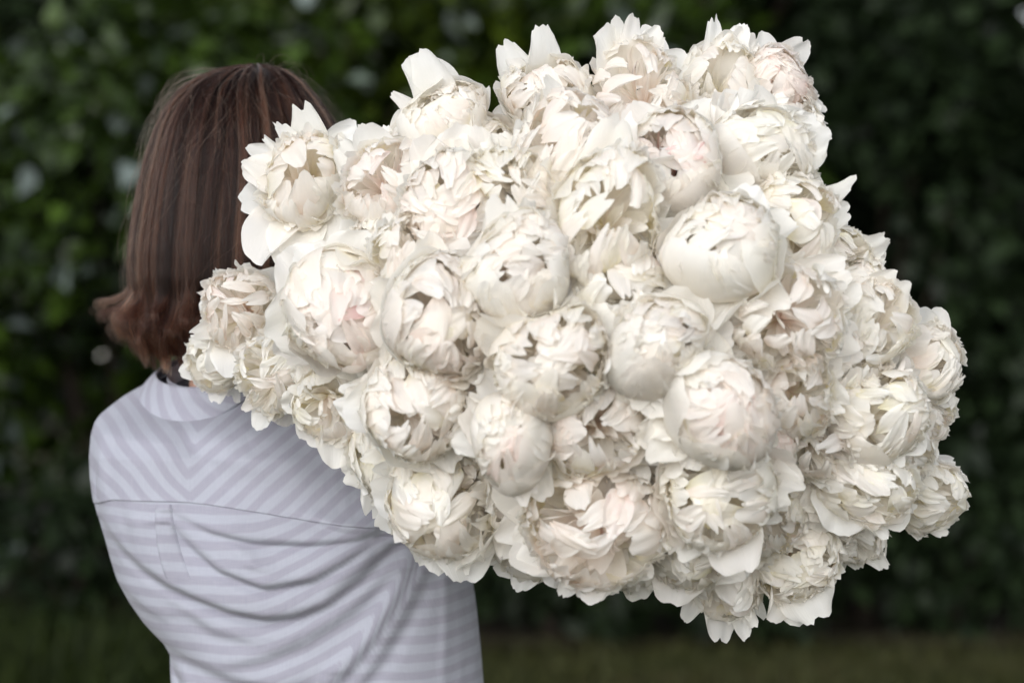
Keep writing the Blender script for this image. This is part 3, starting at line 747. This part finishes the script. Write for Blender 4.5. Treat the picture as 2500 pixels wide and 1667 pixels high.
SEPAL = []
def sepal_meshes():
    rng = np.random.default_rng(9)
    for k in range(4):
        V, A, nu, nv = ribbon_petal(rng, 0, 0.030, 0.022, 0, 1.5, -0.5, 0.4, nu=7, nv=5, cup=0.7, ruffle=0.02, rnd=0.5, jag=0.0, notch=0, crease=0.01)
        SEPAL.append(quad_mesh("sepal", V, grid_topo(nu, nv), M_SEPAL, A))
sepal_meshes()

def bouquet():
    for i, (x, y, d, kind, ax, az, pink, guards, ng, dy, label) in enumerate(B):
        rng = np.random.default_rng(1000 + i * 17)
        px, py = x * K, y * K
        Y = dome(px, py) + dy
        rim = (px - 1480) ** 2 / 950.0 ** 2 + (py - 860) ** 2 / 730.0 ** 2
        R = d * K / FPX * Y / 2 * (1.12 - 0.12 * float(smooth(0.35, 0.75, rim)))
        axis = Vector((ax, -1.0, az)).normalized()
        zc = axis
        xc = Vector((0, 0, 1)).cross(zc).normalized()
        yc = zc.cross(xc)
        M = Matrix((xc, yc, zc)).transposed().to_4x4()
        root = empty("peony")
        M.translation = P(px, py, Y) - axis * (0.80 * R)
        root.matrix_world = M
        tag(root, label, "flower", "white peonies of the armful")
        for V, A, nu, nv, key in build_bloom(kind, R, rng, pink, guards, ng, M, 4 if rim < 0.55 else 1):
            obj("petal", quad_mesh("petal", V, grid_topo(nu, nv), PM[key], A), root)
        for k in range(4):
            s = obj("sepal", SEPAL[k], root)
            s.rotation_euler = (0, 0, k * math.pi / 2 + rng.uniform(-.2, .2))
        # stem to the hands and a little beyond
        Mi = M.inverted()
        a = M.translation
        jit = Vector((rng.normal(0, .022), 0, rng.normal(0, .022)))
        e = BIND + jit
        back = (e - a)
        tail = e + Vector((jit.x * 1.5 - 0.01, 0.20, jit.z * 1.5 - 0.05))
        pts = bez(a + axis * 0.004, a - axis * 0.10, e - back * 0.35, e, 12) + [e.lerp(tail, .5), tail]
        tv, tq = tube([Mi @ p for p in pts], [0.0034] * len(pts), 6)
        obj("stem", quad_mesh("stem", tv, tq, M_STEM), root)
bouquet()

# ------------------------------------------------------------------ the person
PY = 2.82
person = empty("person", (-0.26, 2.85, 0.0))
tag(person, "person in a lavender striped shirt, back turned, holding the huge armful of peonies", "person")
def pchild(name, me, parent=None):
    o = bpy.data.objects.new(name, me)
    COL.objects.link(o)
    o.parent = parent or person
    return o
ORG = np.array(person.location)

# shirt outline of the photograph, row by row: (row, left, right)
ROWS = np.array([(905, 405, 640), (925, 340, 700), (950, 296, 760), (980, 264, 820), (1015, 243, 880), (1060, 231, 935), (1110, 227, 985), (1160, 229, 1030),
                 (1210, 236, 1062), (1260, 249, 1090), (1310, 264, 1118), (1360, 278, 1138), (1410, 294, 1150), (1460, 322, 1158), (1510, 358, 1164),
                 (1560, 404, 1169), (1590, 420, 1172), (1667, 424, 1178), (1760, 430, 1190), (1900, 450, 1205), (2080, 430, 1215)], dtype=float)
DEP = np.array([(905, 2.875, .070), (950, 2.865, .088), (1015, 2.845, .112), (1110, 2.825, .130), (1260, 2.82, .140), (1460, 2.83, .138), (1667, 2.84, .132), (2080, 2.84, .140)])

FOLDS = [  # polyline in photo pixels, height in metres, half-width in pixels above / below the crest
    ([(467, 1228), (560, 1268), (654, 1289), (780, 1294), (894, 1284), (950, 1262)], .010, 40, 8),
    ([(467, 1257), (515, 1305), (574, 1353), (680, 1393), (787, 1375), (860, 1335), (930, 1285)], .016, 62, 9),
    ([(280, 1252), (330, 1308), (387, 1353), (450, 1394), (520, 1423), (600, 1450), (680, 1465), (750, 1458), (814, 1433), (890, 1375), (960, 1305)], .021, 85, 10),
    ([(1010, 1345), (985, 1400), (963, 1444), (920, 1515), (867, 1577), (776, 1663), (700, 1740)], .013, 20, 20),
    ([(1050, 1350), (1010, 1430), (974, 1497), (930, 1570), (883, 1631), (840, 1700)], .010, 12, 14),
    ([(560, 1585), (660, 1562), (760, 1520), (860, 1455), (960, 1370)], .009, 40, 14),
    ([(330, 1470), (390, 1520), (450, 1555), (600, 1610), (720, 1630), (800, 1600)], .011, 50, 14),
    ([(408, 1570), (440, 1625), (475, 1680), (520, 1760), (560, 1840)], -.016, 9, 12),
    ([(330, 1225), (345, 1275), (352, 1330)], -.004, 12, 12),
    ([(600, 1300), (640, 1345), (700, 1362)], .005, 16, 9),
    ([(760, 1230), (850, 1262), (930, 1270)], .006, 20, 9),
    ([(820, 1400), (890, 1350), (950, 1300)], .006, 16, 10),
    ([(300, 1390), (360, 1440), (430, 1480)], .007, 24, 10),
    ([(480, 1450), (560, 1500), (660, 1525)], .006, 24, 12),
    ([(414, 985), (480, 1060), (540, 1120), (590, 1180)], -.005, 20, 20),
    ([(520, 1040), (620, 1110), (740, 1150)], .005, 26, 26),
    ([(300, 1000), (275, 1080), (268, 1160), (262, 1220)], .006, 18, 18),
    ([(255, 1110), (262, 1180), (268, 1260), (290, 1340)], -.006, 9, 12),
    ([(700, 1040), (800, 1120), (900, 1165)], -.004, 20, 26),
    ([(268, 1090), (262, 1160), (262, 1225), (272, 1300), (286, 1350)], -.006, 4, 4),
    ([(1090, 1340), (1092, 1480), (1085, 1680)], .004, 10, 12),
    ([(1130, 1350), (1140, 1500), (1145, 1700)], -.004, 12, 12),
]
def fold_field(px, py):
    out = np.zeros_like(px)
    for pts, h, wa, wb in FOLDS:
        pts = np.array(pts, float)
        best = np.full(px.shape, 1e9); sgn = np.ones_like(px); tpar = np.zeros_like(px)
        n = len(pts) - 1
        for k in range(n):
            a, b = pts[k], pts[k + 1]
            ab = b - a; L2 = ab @ ab
            t = np.clip(((px - a[0]) * ab[0] + (py - a[1]) * ab[1]) / L2, 0, 1)
            qx, qy = a[0] + t * ab[0], a[1] + t * ab[1]
            d = np.hypot(px - qx, py - qy)
            s = np.sign((py - qy) + 1e-9) if abs(ab[0]) > abs(ab[1]) * 0.7 else np.sign((px - qx) + 1e-9)
            m = d < best
            best = np.where(m, d, best); sgn = np.where(m, s, sgn); tpar = np.where(m, (k + t) / n, tpar)
        w = np.where(sgn < 0, wa, wb)
        ends = np.sin(np.clip(tpar, 0.03, 0.97) * math.pi) ** 0.45
        h = h * 0.85
        out += h * ends * np.exp(-(best / w) ** 2 * 0.9)
        out -= 0.35 * h * ends * np.where(sgn > 0, np.exp(-((best - 2.2 * wb) / (1.3 * wb)) ** 2), 0)
    return out

def seam_row(px):
    return 1207 + 62 * smooth(450, 960, px) + 14 * smooth(330, 250, px)

def shirt_point(ang, row, lift=0.0):
    """ang: 0 = the middle of the back, +-pi = front; row: photograph row. Returns world points and pixel position"""
    l = np.interp(row, ROWS[:, 0], ROWS[:, 1]); r = np.interp(row, ROWS[:, 0], ROWS[:, 2])
    yc = np.interp(row, DEP[:, 0], DEP[:, 1]); dp = np.interp(row, DEP[:, 0], DEP[:, 2])
    cx, hw = (l + r) / 2, (r - l) / 2
    p = 2.35
    sx = np.sign(np.sin(ang)) * np.abs(np.sin(ang)) ** (2 / p)
    cy = np.sign(np.cos(ang)) * np.abs(np.cos(ang)) ** (2 / p)
    px = cx + hw * sx
    Y = yc - dp * cy
    facing = np.clip(cy, 0, 1) ** 0.5
    Y = Y - (fold_field(px, row) * facing) - lift * cy
    px = px + lift * 2100 * sx
    # the back leans: hollow along the spine, shoulder blades proud
    Y = Y + 0.010 * np.exp(-((px - 500) / 70) ** 2) * facing * smooth(1700, 1250, row)
    # silhouette stays where the photo puts it: scale by the row's middle distance, not by Y
    X = (px - PW / 2) / FPX * yc
    Z = CAM_Z - (row - PH / 2) / FPX * yc
    return np.stack([X, Y, Z], -1), px

def body_stripe(px, row):
    line = np.interp(row, [1340, 1444, 1577, 1663, 1800], [1020, 963, 867, 776, 690])
    rise = 150 * smooth(640, 1060, px) * smooth(0, -60, px - line - 40)
    sag = -18 * np.exp(-((px - 560) / 200) ** 2)
    right = 22 * smooth(1050, 1180, px)
    return (row + rise + sag + right) / 2100.0

def yoke_stripe(px, row):
    px = px + 5 * np.sin(row / 43.0) + 3 * np.sin(px / 37.0 + row / 29.0)
    mid = 462 + (1215 - row) * 0.10
    a = (px - mid) * 0.66 + (row - 1215) * 0.70
    b = -(px - mid) * 0.78 + (row - 1215) * 0.70
    return np.where(px > mid, a, b) / 2100.0

def collar_ring(a, w, out, straight=False):
    """a: -pi/2 towards the camera; w: 0 = top fold, 1 = lower edge"""
    nape = -math.pi / 2 - 0.40
    back = (1 + np.cos(a - nape)) / 2
    top = 866 + 78 * back ** 1.7
    bot = 908 + 132 * back ** 2.6
    rw = top + (bot - top) * w
    rad = 0.058 + out + (0 if straight else 1) * (0.017 * w ** 1.1 + 0.003 * np.sin(w * math.pi))
    X = (522 - PW / 2) / FPX * 2.86 + rad * np.cos(a) * 1.0 + 0.003 * np.sin(3 * a + 1)
    Y = 2.858 + rad * 1.12 * np.sin(a)
    Z = CAM_Z - (rw - PH / 2) / FPX * 2.86
    return np.stack([X, Y, Z], -1), rw

def shirt():
    na = 220
    ang = np.linspace(-math.pi, math.pi, na, endpoint=False)[None, :]
    nr = 150
    t = np.linspace(0, 1, nr)[:, None]
    # body panel, from under the yoke seam to the hem
    _, pxs = shirt_point(ang, np.full((1, na), 1230.0))
    seam = seam_row(pxs)
    row = (seam - 14) + (2080 - seam + 14) * t ** 1.15
    V, px = shirt_point(ang * np.ones((nr, 1)), row)
    A = np.stack([body_stripe(px, row), px / 2100.0, np.zeros_like(px)], -1)
    sh = pchild("shirt", quad_mesh("shirt", V.reshape(-1, 3) - ORG, grid_topo(nr, na, True), M_SHIRT, A.reshape(-1, 3)))
    m = sh.modifiers.new("thickness", 'SOLIDIFY'); m.thickness = 0.0012; m.offset = -1
    # yoke over the shoulders, its lower edge lying on the body panel
    ny = 70
    t = np.linspace(0, 1, ny)[:, None]
    _, r0 = collar_ring(-math.pi / 2 + ang, np.full((1, na), 0.80), -0.004)
    row = r0 + (seam - r0) * t ** 1.15
    lift = (0.0020 + 0.0003 * smooth(0.96, 1.0, t)) * (0.25 + 0.75 * np.abs(np.cos(ang)))
    V, px = shirt_point(ang * np.ones((ny, 1)), row, lift)
    ring, rrow = collar_ring(-math.pi / 2 + ang * np.ones((ny, 1)), np.full((ny, na), 0.80), -0.004)
    w = smooth(0.0, 0.34, t) ** 0.8
    V = ring * (1 - w[..., None]) + V * w[..., None]
    px = PW / 2 + V[..., 0] / V[..., 1] * FPX
    row = PH / 2 + (CAM_Z - V[..., 2]) / V[..., 1] * FPX
    A = np.stack([yoke_stripe(px, row), px / 2100.0, np.zeros_like(px)], -1)
    yo = pchild("yoke", quad_mesh("yoke", V.reshape(-1, 3) - ORG, grid_topo(ny, na, True), M_SHIRT, A.reshape(-1, 3)), sh)
    m = yo.modifiers.new("thickness", 'SOLIDIFY'); m.thickness = 0.0012; m.offset = -1
    # box pleat below the seam at the spine
    npx, nrw = 15, 40
    u = np.linspace(-1, 1, npx)[None, :] * np.ones((nrw, 1)); w = np.linspace(0, 1, nrw)[:, None] * np.ones((1, npx))
    pxx = 440 + 60 * w ** 2 * 0.6 + u * (19 + 16 * w)
    rw = 1213 + w * 175
    l = np.interp(rw, ROWS[:, 0], ROWS[:, 1]); r = np.interp(rw, ROWS[:, 0], ROWS[:, 2])
    s = (pxx - (l + r) / 2) / ((r - l) / 2)
    an = np.arcsin(np.clip(np.sign(s) * np.abs(s) ** (2.35 / 2), -1, 1))
    V, px = shirt_point(an, rw, 0.0030 * (1 - 0.9 * w ** 3) + 0.0016 * (1 - u ** 4) - 0.004 * (np.abs(u) > 0.99) )
    A = np.stack([body_stripe(px, rw) + 0.004, px / 2100.0, np.zeros_like(px)], -1)
    pchild("box_pleat", quad_mesh("box_pleat", V.reshape(-1, 3) - ORG, grid_topo(nrw, npx), M_SHIRT, A.reshape(-1, 3)), sh)
    # collar: a stand with a turned-down fall, higher in front than at the nape
    na2, nr2 = 96, 14
    a = np.linspace(0, 2 * math.pi, na2, endpoint=False)[None, :] * np.ones((nr2, 1))
    w = np.linspace(0, 1, nr2)[:, None] * np.ones((1, na2))
    V, rw = collar_ring(a, w, 0.005 + 0.004 * w ** 2)
    A = np.stack([(w * 0.040 - a * 0.070) * 0.75, a * 0.06, np.zeros_like(w)], -1)
    co = pchild("collar", quad_mesh("collar", V.reshape(-1, 3) - ORG, grid_topo(nr2, na2, True), M_SHIRT, A.reshape(-1, 3)), sh)
    m = co.modifiers.new("thickness", 'SOLIDIFY'); m.thickness = 0.0025; m.offset = -1
    w2 = np.linspace(0, 1.15, 8)[:, None] * np.ones((1, na2))
    V, rw = collar_ring(a[:8], w2, -0.0065, True)
    A = np.stack([(w2 * 0.040 + a[:8] * 0.070) * 0.75, a[:8] * 0.06, np.zeros_like(w2)], -1)
    pchild("collar_stand", quad_mesh("collar_stand", V.reshape(-1, 3) - ORG, grid_topo(8, na2, True), M_SHIRT, A.reshape(-1, 3)), sh)
    # sleeves, shoulder to wrist
    for pts, rad in ((ARM_R, (.074, .068, .062, .052, .045, .040)), (ARM_L, (.070, .066, .060, .052, .045, .040))):
        s, e, h = [Vector(p) for p in pts]
        path = [s, s.lerp(e, .35), s.lerp(e, .75)] + [e.lerp(h, .12), e.lerp(h, .55), e.lerp(h, .95)]
        path = catmull(path, 8)
        rr = np.interp(np.linspace(0, 1, len(path)), np.linspace(0, 1, 6), rad)
        rr = rr * (1 + 0.03 * np.sin(np.arange(len(path)) * 1.7))
        tv, tq = tube(path, rr, 32)
        k = np.arange(len(path))[:, None] * np.ones((1, 32))
        A = np.stack([k * 0.0118, (np.arange(32)[None, :] * 0.012) * np.ones((len(path), 1)), np.zeros_like(k)], -1)
        pchild("sleeve", quad_mesh("sleeve", tv - ORG, tq, M_SHIRT, A.reshape(-1, 3)), sh)
    return sh

def catmull(pts, n):
    out = []
    P_ = [pts[0] * 2 - pts[1]] + list(pts) + [pts[-1] * 2 - pts[-2]]
    for i in range(1, len(P_) - 2):
        p0, p1, p2, p3 = P_[i - 1:i + 3]
        for k in range(n):
            t = k / n
            out.append(0.5 * ((2 * p1) + (p2 - p0) * t + (2 * p0 - 5 * p1 + 4 * p2 - p3) * t * t + (3 * p1 - p0 - 3 * p2 + p3) * t ** 3))
    out.append(pts[-1])
    return out

ARM_R = ((-0.165, 2.84, 1.125), (0.055, 2.99, 1.085), (0.03, 3.20, 1.125))
ARM_L = ((-0.430, 2.87, 1.125), (-0.330, 3.10, 0.985), (-0.085, 3.20, 1.085))
shirt()

# ---- body: one continuous skin figure (head, neck, torso, arms with hands, legs)
def body():
    verts, edges, rad = [], [], []
    def v(p, r, parent=None):
        verts.append(tuple(np.array(p, float) - ORG)); rad.append(r)
        if parent is not None:
            edges.append((parent, len(verts) - 1))
        return len(verts) - 1
    F = Vector((0.45, 0.89, 0)); S = Vector((0.89, -0.45, 0))      # the way the person faces, and their right-hand side
    hc = Vector((-0.325, 2.875, 1.475))
    pel = v((-0.235, 2.86, 0.80), (.125, .10))
    wst = v((-0.245, 2.86, 0.97), (.105, .085), pel)
    chs = v((-0.29, 2.86, 1.10), (.110, .09), wst)
    nb = v((-0.335, 2.865, 1.20), (.060, .055), chs)
    nk = v((-0.338, 2.868, 1.27), (.046, .046), nb)
    h1 = v(hc + Vector((0, 0, -.085)) + F * .018, (.058, .064), nk)
    h2 = v(hc + F * .010, (.072, .090), h1)
    h3 = v(hc + Vector((0, 0, .065)), (.064, .082), h2)
    v(hc + Vector((0, 0, .105)) - F * .004, (.034, .042), h3)
    nose = v(hc + F * .094 + Vector((0, 0, -.022)), (.012, .012), h2)
    v(hc + F * .106 + Vector((0, 0, -.042)), (.010, .008), nose)
    v(hc + F * .072 + Vector((0, 0, -.108)), (.024, .020), h1)       # chin
    for s in (-1, 1):
        v(hc + S * .078 * s - F * .005 + Vector((0, 0, -.02)), (.012, .022), h2)   # ear
    for arm, s in ((ARM_R, 1), (ARM_L, -1)):
        sh_, el, wr = [Vector(p) for p in arm]
        a = v(sh_, (.052, .052), chs)
        b = v(sh_.lerp(el, .5), (.042, .042), a)
        c = v(el, (.036, .036), b)
        d = v(el.lerp(wr, .45), (.034, .034), c)
        w = v(wr, (.022, .026), d)
        # hand closed round the stems
        axis = (Vector((BIND.x, 3.22, BIND.z - .01)))
        to = (axis - wr).normalized()
        pal = v(wr + to * .045, (.018, .030), w)
        up = Vector((0, 0.35, 0.94)) if s > 0 else Vector((0, -.45, .9))
        side = to.cross(up).normalized()
        for k in range(4):
            o = wr + to * .078 + Vector((0, 1, 0)) * (k - 1.5) * .019
            curl = Vector((0, 0, 1 if s < 0 else -1)) * 0.03
            ln = (.9, 1.05, 1.0, .8)[k]
            f1 = v(o, (.0095, .0095), pal)
            f2 = v(o + to * .030 * ln + curl * .5, (.0088, .0088), f1)
            f3 = v(o + to * .038 * ln + curl * 1.5, (.0080, .0080), f2)
            v(o + to * .020 * ln + curl * 2.1, (.0068, .0068), f3)
        t1 = v(wr + to * .035 + Vector((0, -.030, .008)), (.011, .011), pal)
        t2 = v(wr + to * .060 + Vector((0, -.040, .022 * -s)), (.0098, .0098), t1)
        v(wr + to * .085 + Vector((0, -.034, .034 * -s)), (.0085, .0085), t2)
    for s in (-1, 1):
        hip = v(Vector((-0.235, 2.86, 0.76)) + S * .085 * s, (.085, .085), pel)
        kn = v(Vector((-0.235, 2.86, 0.44)) + S * .09 * s + F * .02, (.055, .055), hip)
        cf = v(Vector((-0.235, 2.86, 0.30)) + S * .09 * s, (.050, .050), kn)
        an = v(Vector((-0.235, 2.86, 0.085)) + S * .09 * s - F * .02, (.032, .034), cf)
        v(Vector((-0.235, 2.86, 0.035)) + S * .10 * s + F * .12, (.032, .022), an)
    me = bpy.data.meshes.new("body")
    me.from_pydata(verts, edges, [])
    me.materials.append(M_SKIN)
    o = pchild("body", me)
    sk = o.modifiers.new("skin", 'SKIN')
    sk.use_smooth_shade = True
    me.skin_vertices or None
    layer = me.skin_vertices[0] if len(me.skin_vertices) else None
    if layer is None:
        bpy.context.view_layer.objects.active = o
        o.select_set(True)
        bpy.ops.mesh.customdata_skin_add()
        layer = me.skin_vertices[0]
    for i, r in enumerate(rad):
        layer.data[i].radius = r
        layer.data[i].use_root = (i == 0)
    sb = o.modifiers.new("smooth", 'SUBSURF'); sb.levels = 2; sb.render_levels = 2
    # eyes, brows and mouth set into the face
    Rr = np.array([list(S), list(F), [0, 0, 1]]).T
    for s in (-1, 1):
        c = hc + F * .083 + S * .031 * s + Vector((0, 0, .004))
        th = np.linspace(0, math.pi, 7)[:, None]; ph = np.linspace(0, 2 * math.pi, 10, endpoint=False)[None, :]
        E = np.stack([np.sin(th) * np.cos(ph) * .0145, np.sin(th) * np.sin(ph) * .008, np.cos(th) * np.ones_like(ph) * .0075], -1).reshape(-1, 3) @ Rr.T
        pchild("eye", quad_mesh("eye", E + np.array(c) - ORG, grid_topo(7, 10, True), M_EYE), o)
    th = np.linspace(0, math.pi, 7)[:, None]; ph = np.linspace(0, 2 * math.pi, 12, endpoint=False)[None, :]
    E = np.stack([np.sin(th) * np.cos(ph) * .024, np.sin(th) * np.sin(ph) * .008, np.cos(th) * np.ones_like(ph) * .008], -1).reshape(-1, 3) @ Rr.T
    pchild("mouth", quad_mesh("mouth", E + np.array(hc + F * .086 + Vector((0, 0, -.072))) - ORG, grid_topo(7, 12, True), M_LIP), o)
    # trousers and shoes (below the picture)
    c0 = Vector((-0.235, 2.86, 0))
    for s in (-1, 1):
        pts = [c0 + Vector((0, 0, .92)) + S * .055 * s, c0 + Vector((0, 0, .74)) + S * .085 * s, c0 + Vector((0, 0, .44)) + S * .09 * s + F * .02, c0 + Vector((0, 0, .09)) + S * .09 * s - F * .02]
        path = catmull(pts, 6)
        rr = np.interp(np.linspace(0, 1, len(path)), [0, .33, .66, 1], [.095, .095, .076, .064])
        tv, tq = tube(path, rr, 24)
        pchild("trouser_leg", quad_mesh("trouser_leg", tv - ORG, tq, M_DENIM))
        ft = c0 + S * .095 * s
        pts = [ft - F * .075 + Vector((0, 0, .045)), ft - F * .03 + Vector((0, 0, .055)), ft + F * .05 + Vector((0, 0, .048)), ft + F * .12 + Vector((0, 0, .036)), ft + F * .165 + Vector((0, 0, .030))]
        path = catmull(pts, 4)
        rr = np.interp(np.linspace(0, 1, len(path)), [0, .1, .4, .75, .93, 1], [.012, .042, .046, .036, .026, .008])
        tv, tq = tube(path, rr, 16)
        tv[:, 2] = np.maximum(tv[:, 2], 0.004)
        pchild("shoe", quad_mesh("shoe", tv - ORG, tq, M_SHOE))
body()

# ---- hair: dark under-layer with strands combed over it
HY = 2.865
HROWS = np.array([(166, 622, 628), (172, 575, 668), (184, 528, 700), (205, 478, 732), (235, 438, 760), (275, 409, 790), (325, 385, 820), (385, 367, 842), (455, 350, 858),
                  (540, 335, 866), (620, 325, 868), (690, 325, 862), (740, 336, 850), (790, 352, 835), (840, 372, 815), (890, 400, 785)], float)
def hair_point(ang, row, k=1.0):
    """ang 0 = towards the camera; k < 1 lies deeper"""
    l = np.interp(row, HROWS[:, 0], HROWS[:, 1]); r = np.interp(row, HROWS[:, 0], HROWS[:, 2])
    cx, hw = (l + r) / 2, (r - l) / 2
    X = ((cx + hw * k * np.sin(ang)) - PW / 2) / FPX * HY
    Y = HY - hw * k / FPX * HY * 0.98 * np.cos(ang)
    Z = CAM_Z - (row - PH / 2) / FPX * HY - (1 - k) * 0.10 * smooth(330, 160, row)
    return np.stack([X, Y, Z], -1)

def hair():
    rng = np.random.default_rng(77)
    # under-layer: open at the face
    na, nr = 64, 50
    gap = 0.9                                            # half angle left free for the face, round the facing direction
    fa = math.pi - math.atan2(0.45, 0.89)
    ang = np.linspace(fa + gap - 2 * math.pi, fa - gap, na)[None, :] * np.ones((nr, 1))
    row = (166 + (835 - 166) * np.linspace(0, 1, nr) ** 1.6)[:, None] * np.ones((1, na))
    # above the brow the cap closes over the face side
    full = np.linspace(-math.pi, math.pi, na)[None, :] * np.ones((nr, 1))
    V = hair_point(ang, row, 0.93)
    hr = pchild("hair", quad_mesh("hair", V.reshape(-1, 3) - ORG, grid_topo(nr, na), M_HAIR_CAP))
    # crown
    n2 = 24
    row2 = (166 + (330 - 166) * np.linspace(0, 1, n2) ** 1.6)[:, None] * np.ones((1, na))
    V = hair_point(full[:n2], row2, 0.905)
    pchild("crown_layer", quad_mesh("crown_layer", V.reshape(-1, 3) - ORG, grid_topo(n2, na), M_HAIR_CAP), hr)

    strands, tones = [], []
    npt = 26
    N = 17000
    locks = rng.uniform(-math.pi, math.pi, 300)
    lock_len = rng.normal(0, 1, 300); lock_k = rng.normal(0, 1, 300); lock_w = rng.uniform(-1, 1, (300, 3)); lock_t = rng.normal(0, 1, 300); lock_f = rng.uniform(0.5, 1.35, 300); lock_d = rng.uniform(0, 1, 300)
    for i in range(N):
        li = rng.integers(0, 300)
        a0 = locks[li] + rng.normal(0, 0.020)
        da = (a0 - fa + math.pi) % (2 * math.pi) - math.pi
        face = abs(da) < gap
        k = 1.0 - abs(rng.normal(0, 0.016)) + 0.024 * lock_k[li] + 0.004
        k = min(k, 1.045)
        start = 166.5 + rng.uniform(0, 1) ** 2.6 * 120
        depth = float(np.clip(lock_d[li] + rng.normal(0, 0.07), 0, 1))
        end = 826 + 66 * depth + 14 * lock_len[li] + 42 * max(math.cos(a0 - 0.1), 0) ** 2
        if face:
            end = rng.uniform(250, 300)
        t = np.linspace(0, 1, npt)
        row = start + (end - start) * t ** 1.25
        # parting drift: strands fan from the crown
        fan = smooth(160, 420, row)
        aa = a0 + 0.10 * lock_w[li, 0] * fan + 0.07 * np.sin(t * 3 + lock_w[li, 1] * 4) * lock_w[li, 2] + rng.normal(0, 0.03) * t ** 2
        kk = k - 0.05 * (1 - smooth(166, 230, row)) * 0 + 0.014 * np.sin(t * 5 + lock_w[li, 1] * 6) * lock_w[li, 0]
        pts = hair_point(aa, row, kk)
        # flip at the ends: outwards and up, strongest away from the bouquet
        if not face:
            out = np.stack([np.sin(aa), -np.cos(aa), np.zeros(npt)], -1)
            lf = 0.30 + 0.70 * np.clip(-np.sin(a0 - 0.25), 0, 1)
            f = smooth(0.80, 1.0, t)
            reach = (0.022 + 0.030 * (1 - depth) + 0.003 * rng.normal()) * lf * lock_f[li]
            pts = pts + out * (reach * f ** 1.2)[:, None]
            lift = (0.006 + 0.022 * (1 - depth)) * lf * lock_f[li]
            pts[:, 2] += lift * f ** 2.2
        pts += rng.normal(0, 0.0006, 3)
        tones.append(np.clip(0.42 + 0.26 * lock_t[li] + rng.normal(0, 0.12), 0, 1))
        strands.append(pts)
    # loose flyaway hairs
    for i in range(300):
        a0 = rng.uniform(-2.2, 1.8)
        t = np.linspace(0, 1, npt)
        s0 = 168 + rng.uniform(0, 1) ** 2.2 * 420
        row = s0 + rng.uniform(60, 300) * t
        row = np.minimum(row, 830)
        kk = 1.0 + rng.uniform(0.02, 0.16) * np.sin(t * math.pi * rng.uniform(0.5, 1.0)) ** 1.3
        aa = a0 + rng.normal(0, 0.35) * t + 0.05 * np.sin(t * 6 + i)
        pts = hair_point(aa, row, kk)
        if s0 < 260:
            pts[:, 2] += 0.022 * rng.random() * np.sin(t * math.pi * rng.uniform(0.6, 1.0))
        tones.append(0.9)
        strands.append(pts)
    cv = bpy.data.hair_curves.new("strand")
    cv.add_curves([npt] * len(strands))
    pos = np.concatenate(strands, 0) - ORG
    cv.attributes["position"].data.foreach_set("vector", pos.astype(np.float32).ravel())
    ra = cv.attributes.get("radius") or cv.attributes.new("radius", 'FLOAT', 'POINT')
    base = np.full(len(strands), 0.00016)
    base[:N] = rng.uniform(0.00018, 0.00034, N)
    base[N:] = 0.00014
    tp = np.linspace(1, 0.45, npt)
    ra.data.foreach_set("value", (base[:, None] * tp[None, :]).astype(np.float32).ravel())
    tn = cv.attributes.new("tone", 'FLOAT', 'CURVE')
    tn.data.foreach_set("value", np.array(tones, np.float32))
    cv.materials.append(M_HAIR)
    o = bpy.data.objects.new("strand", cv)
    COL.objects.link(o)
    o.parent = hr
    o["kind"] = "stuff"
hair()
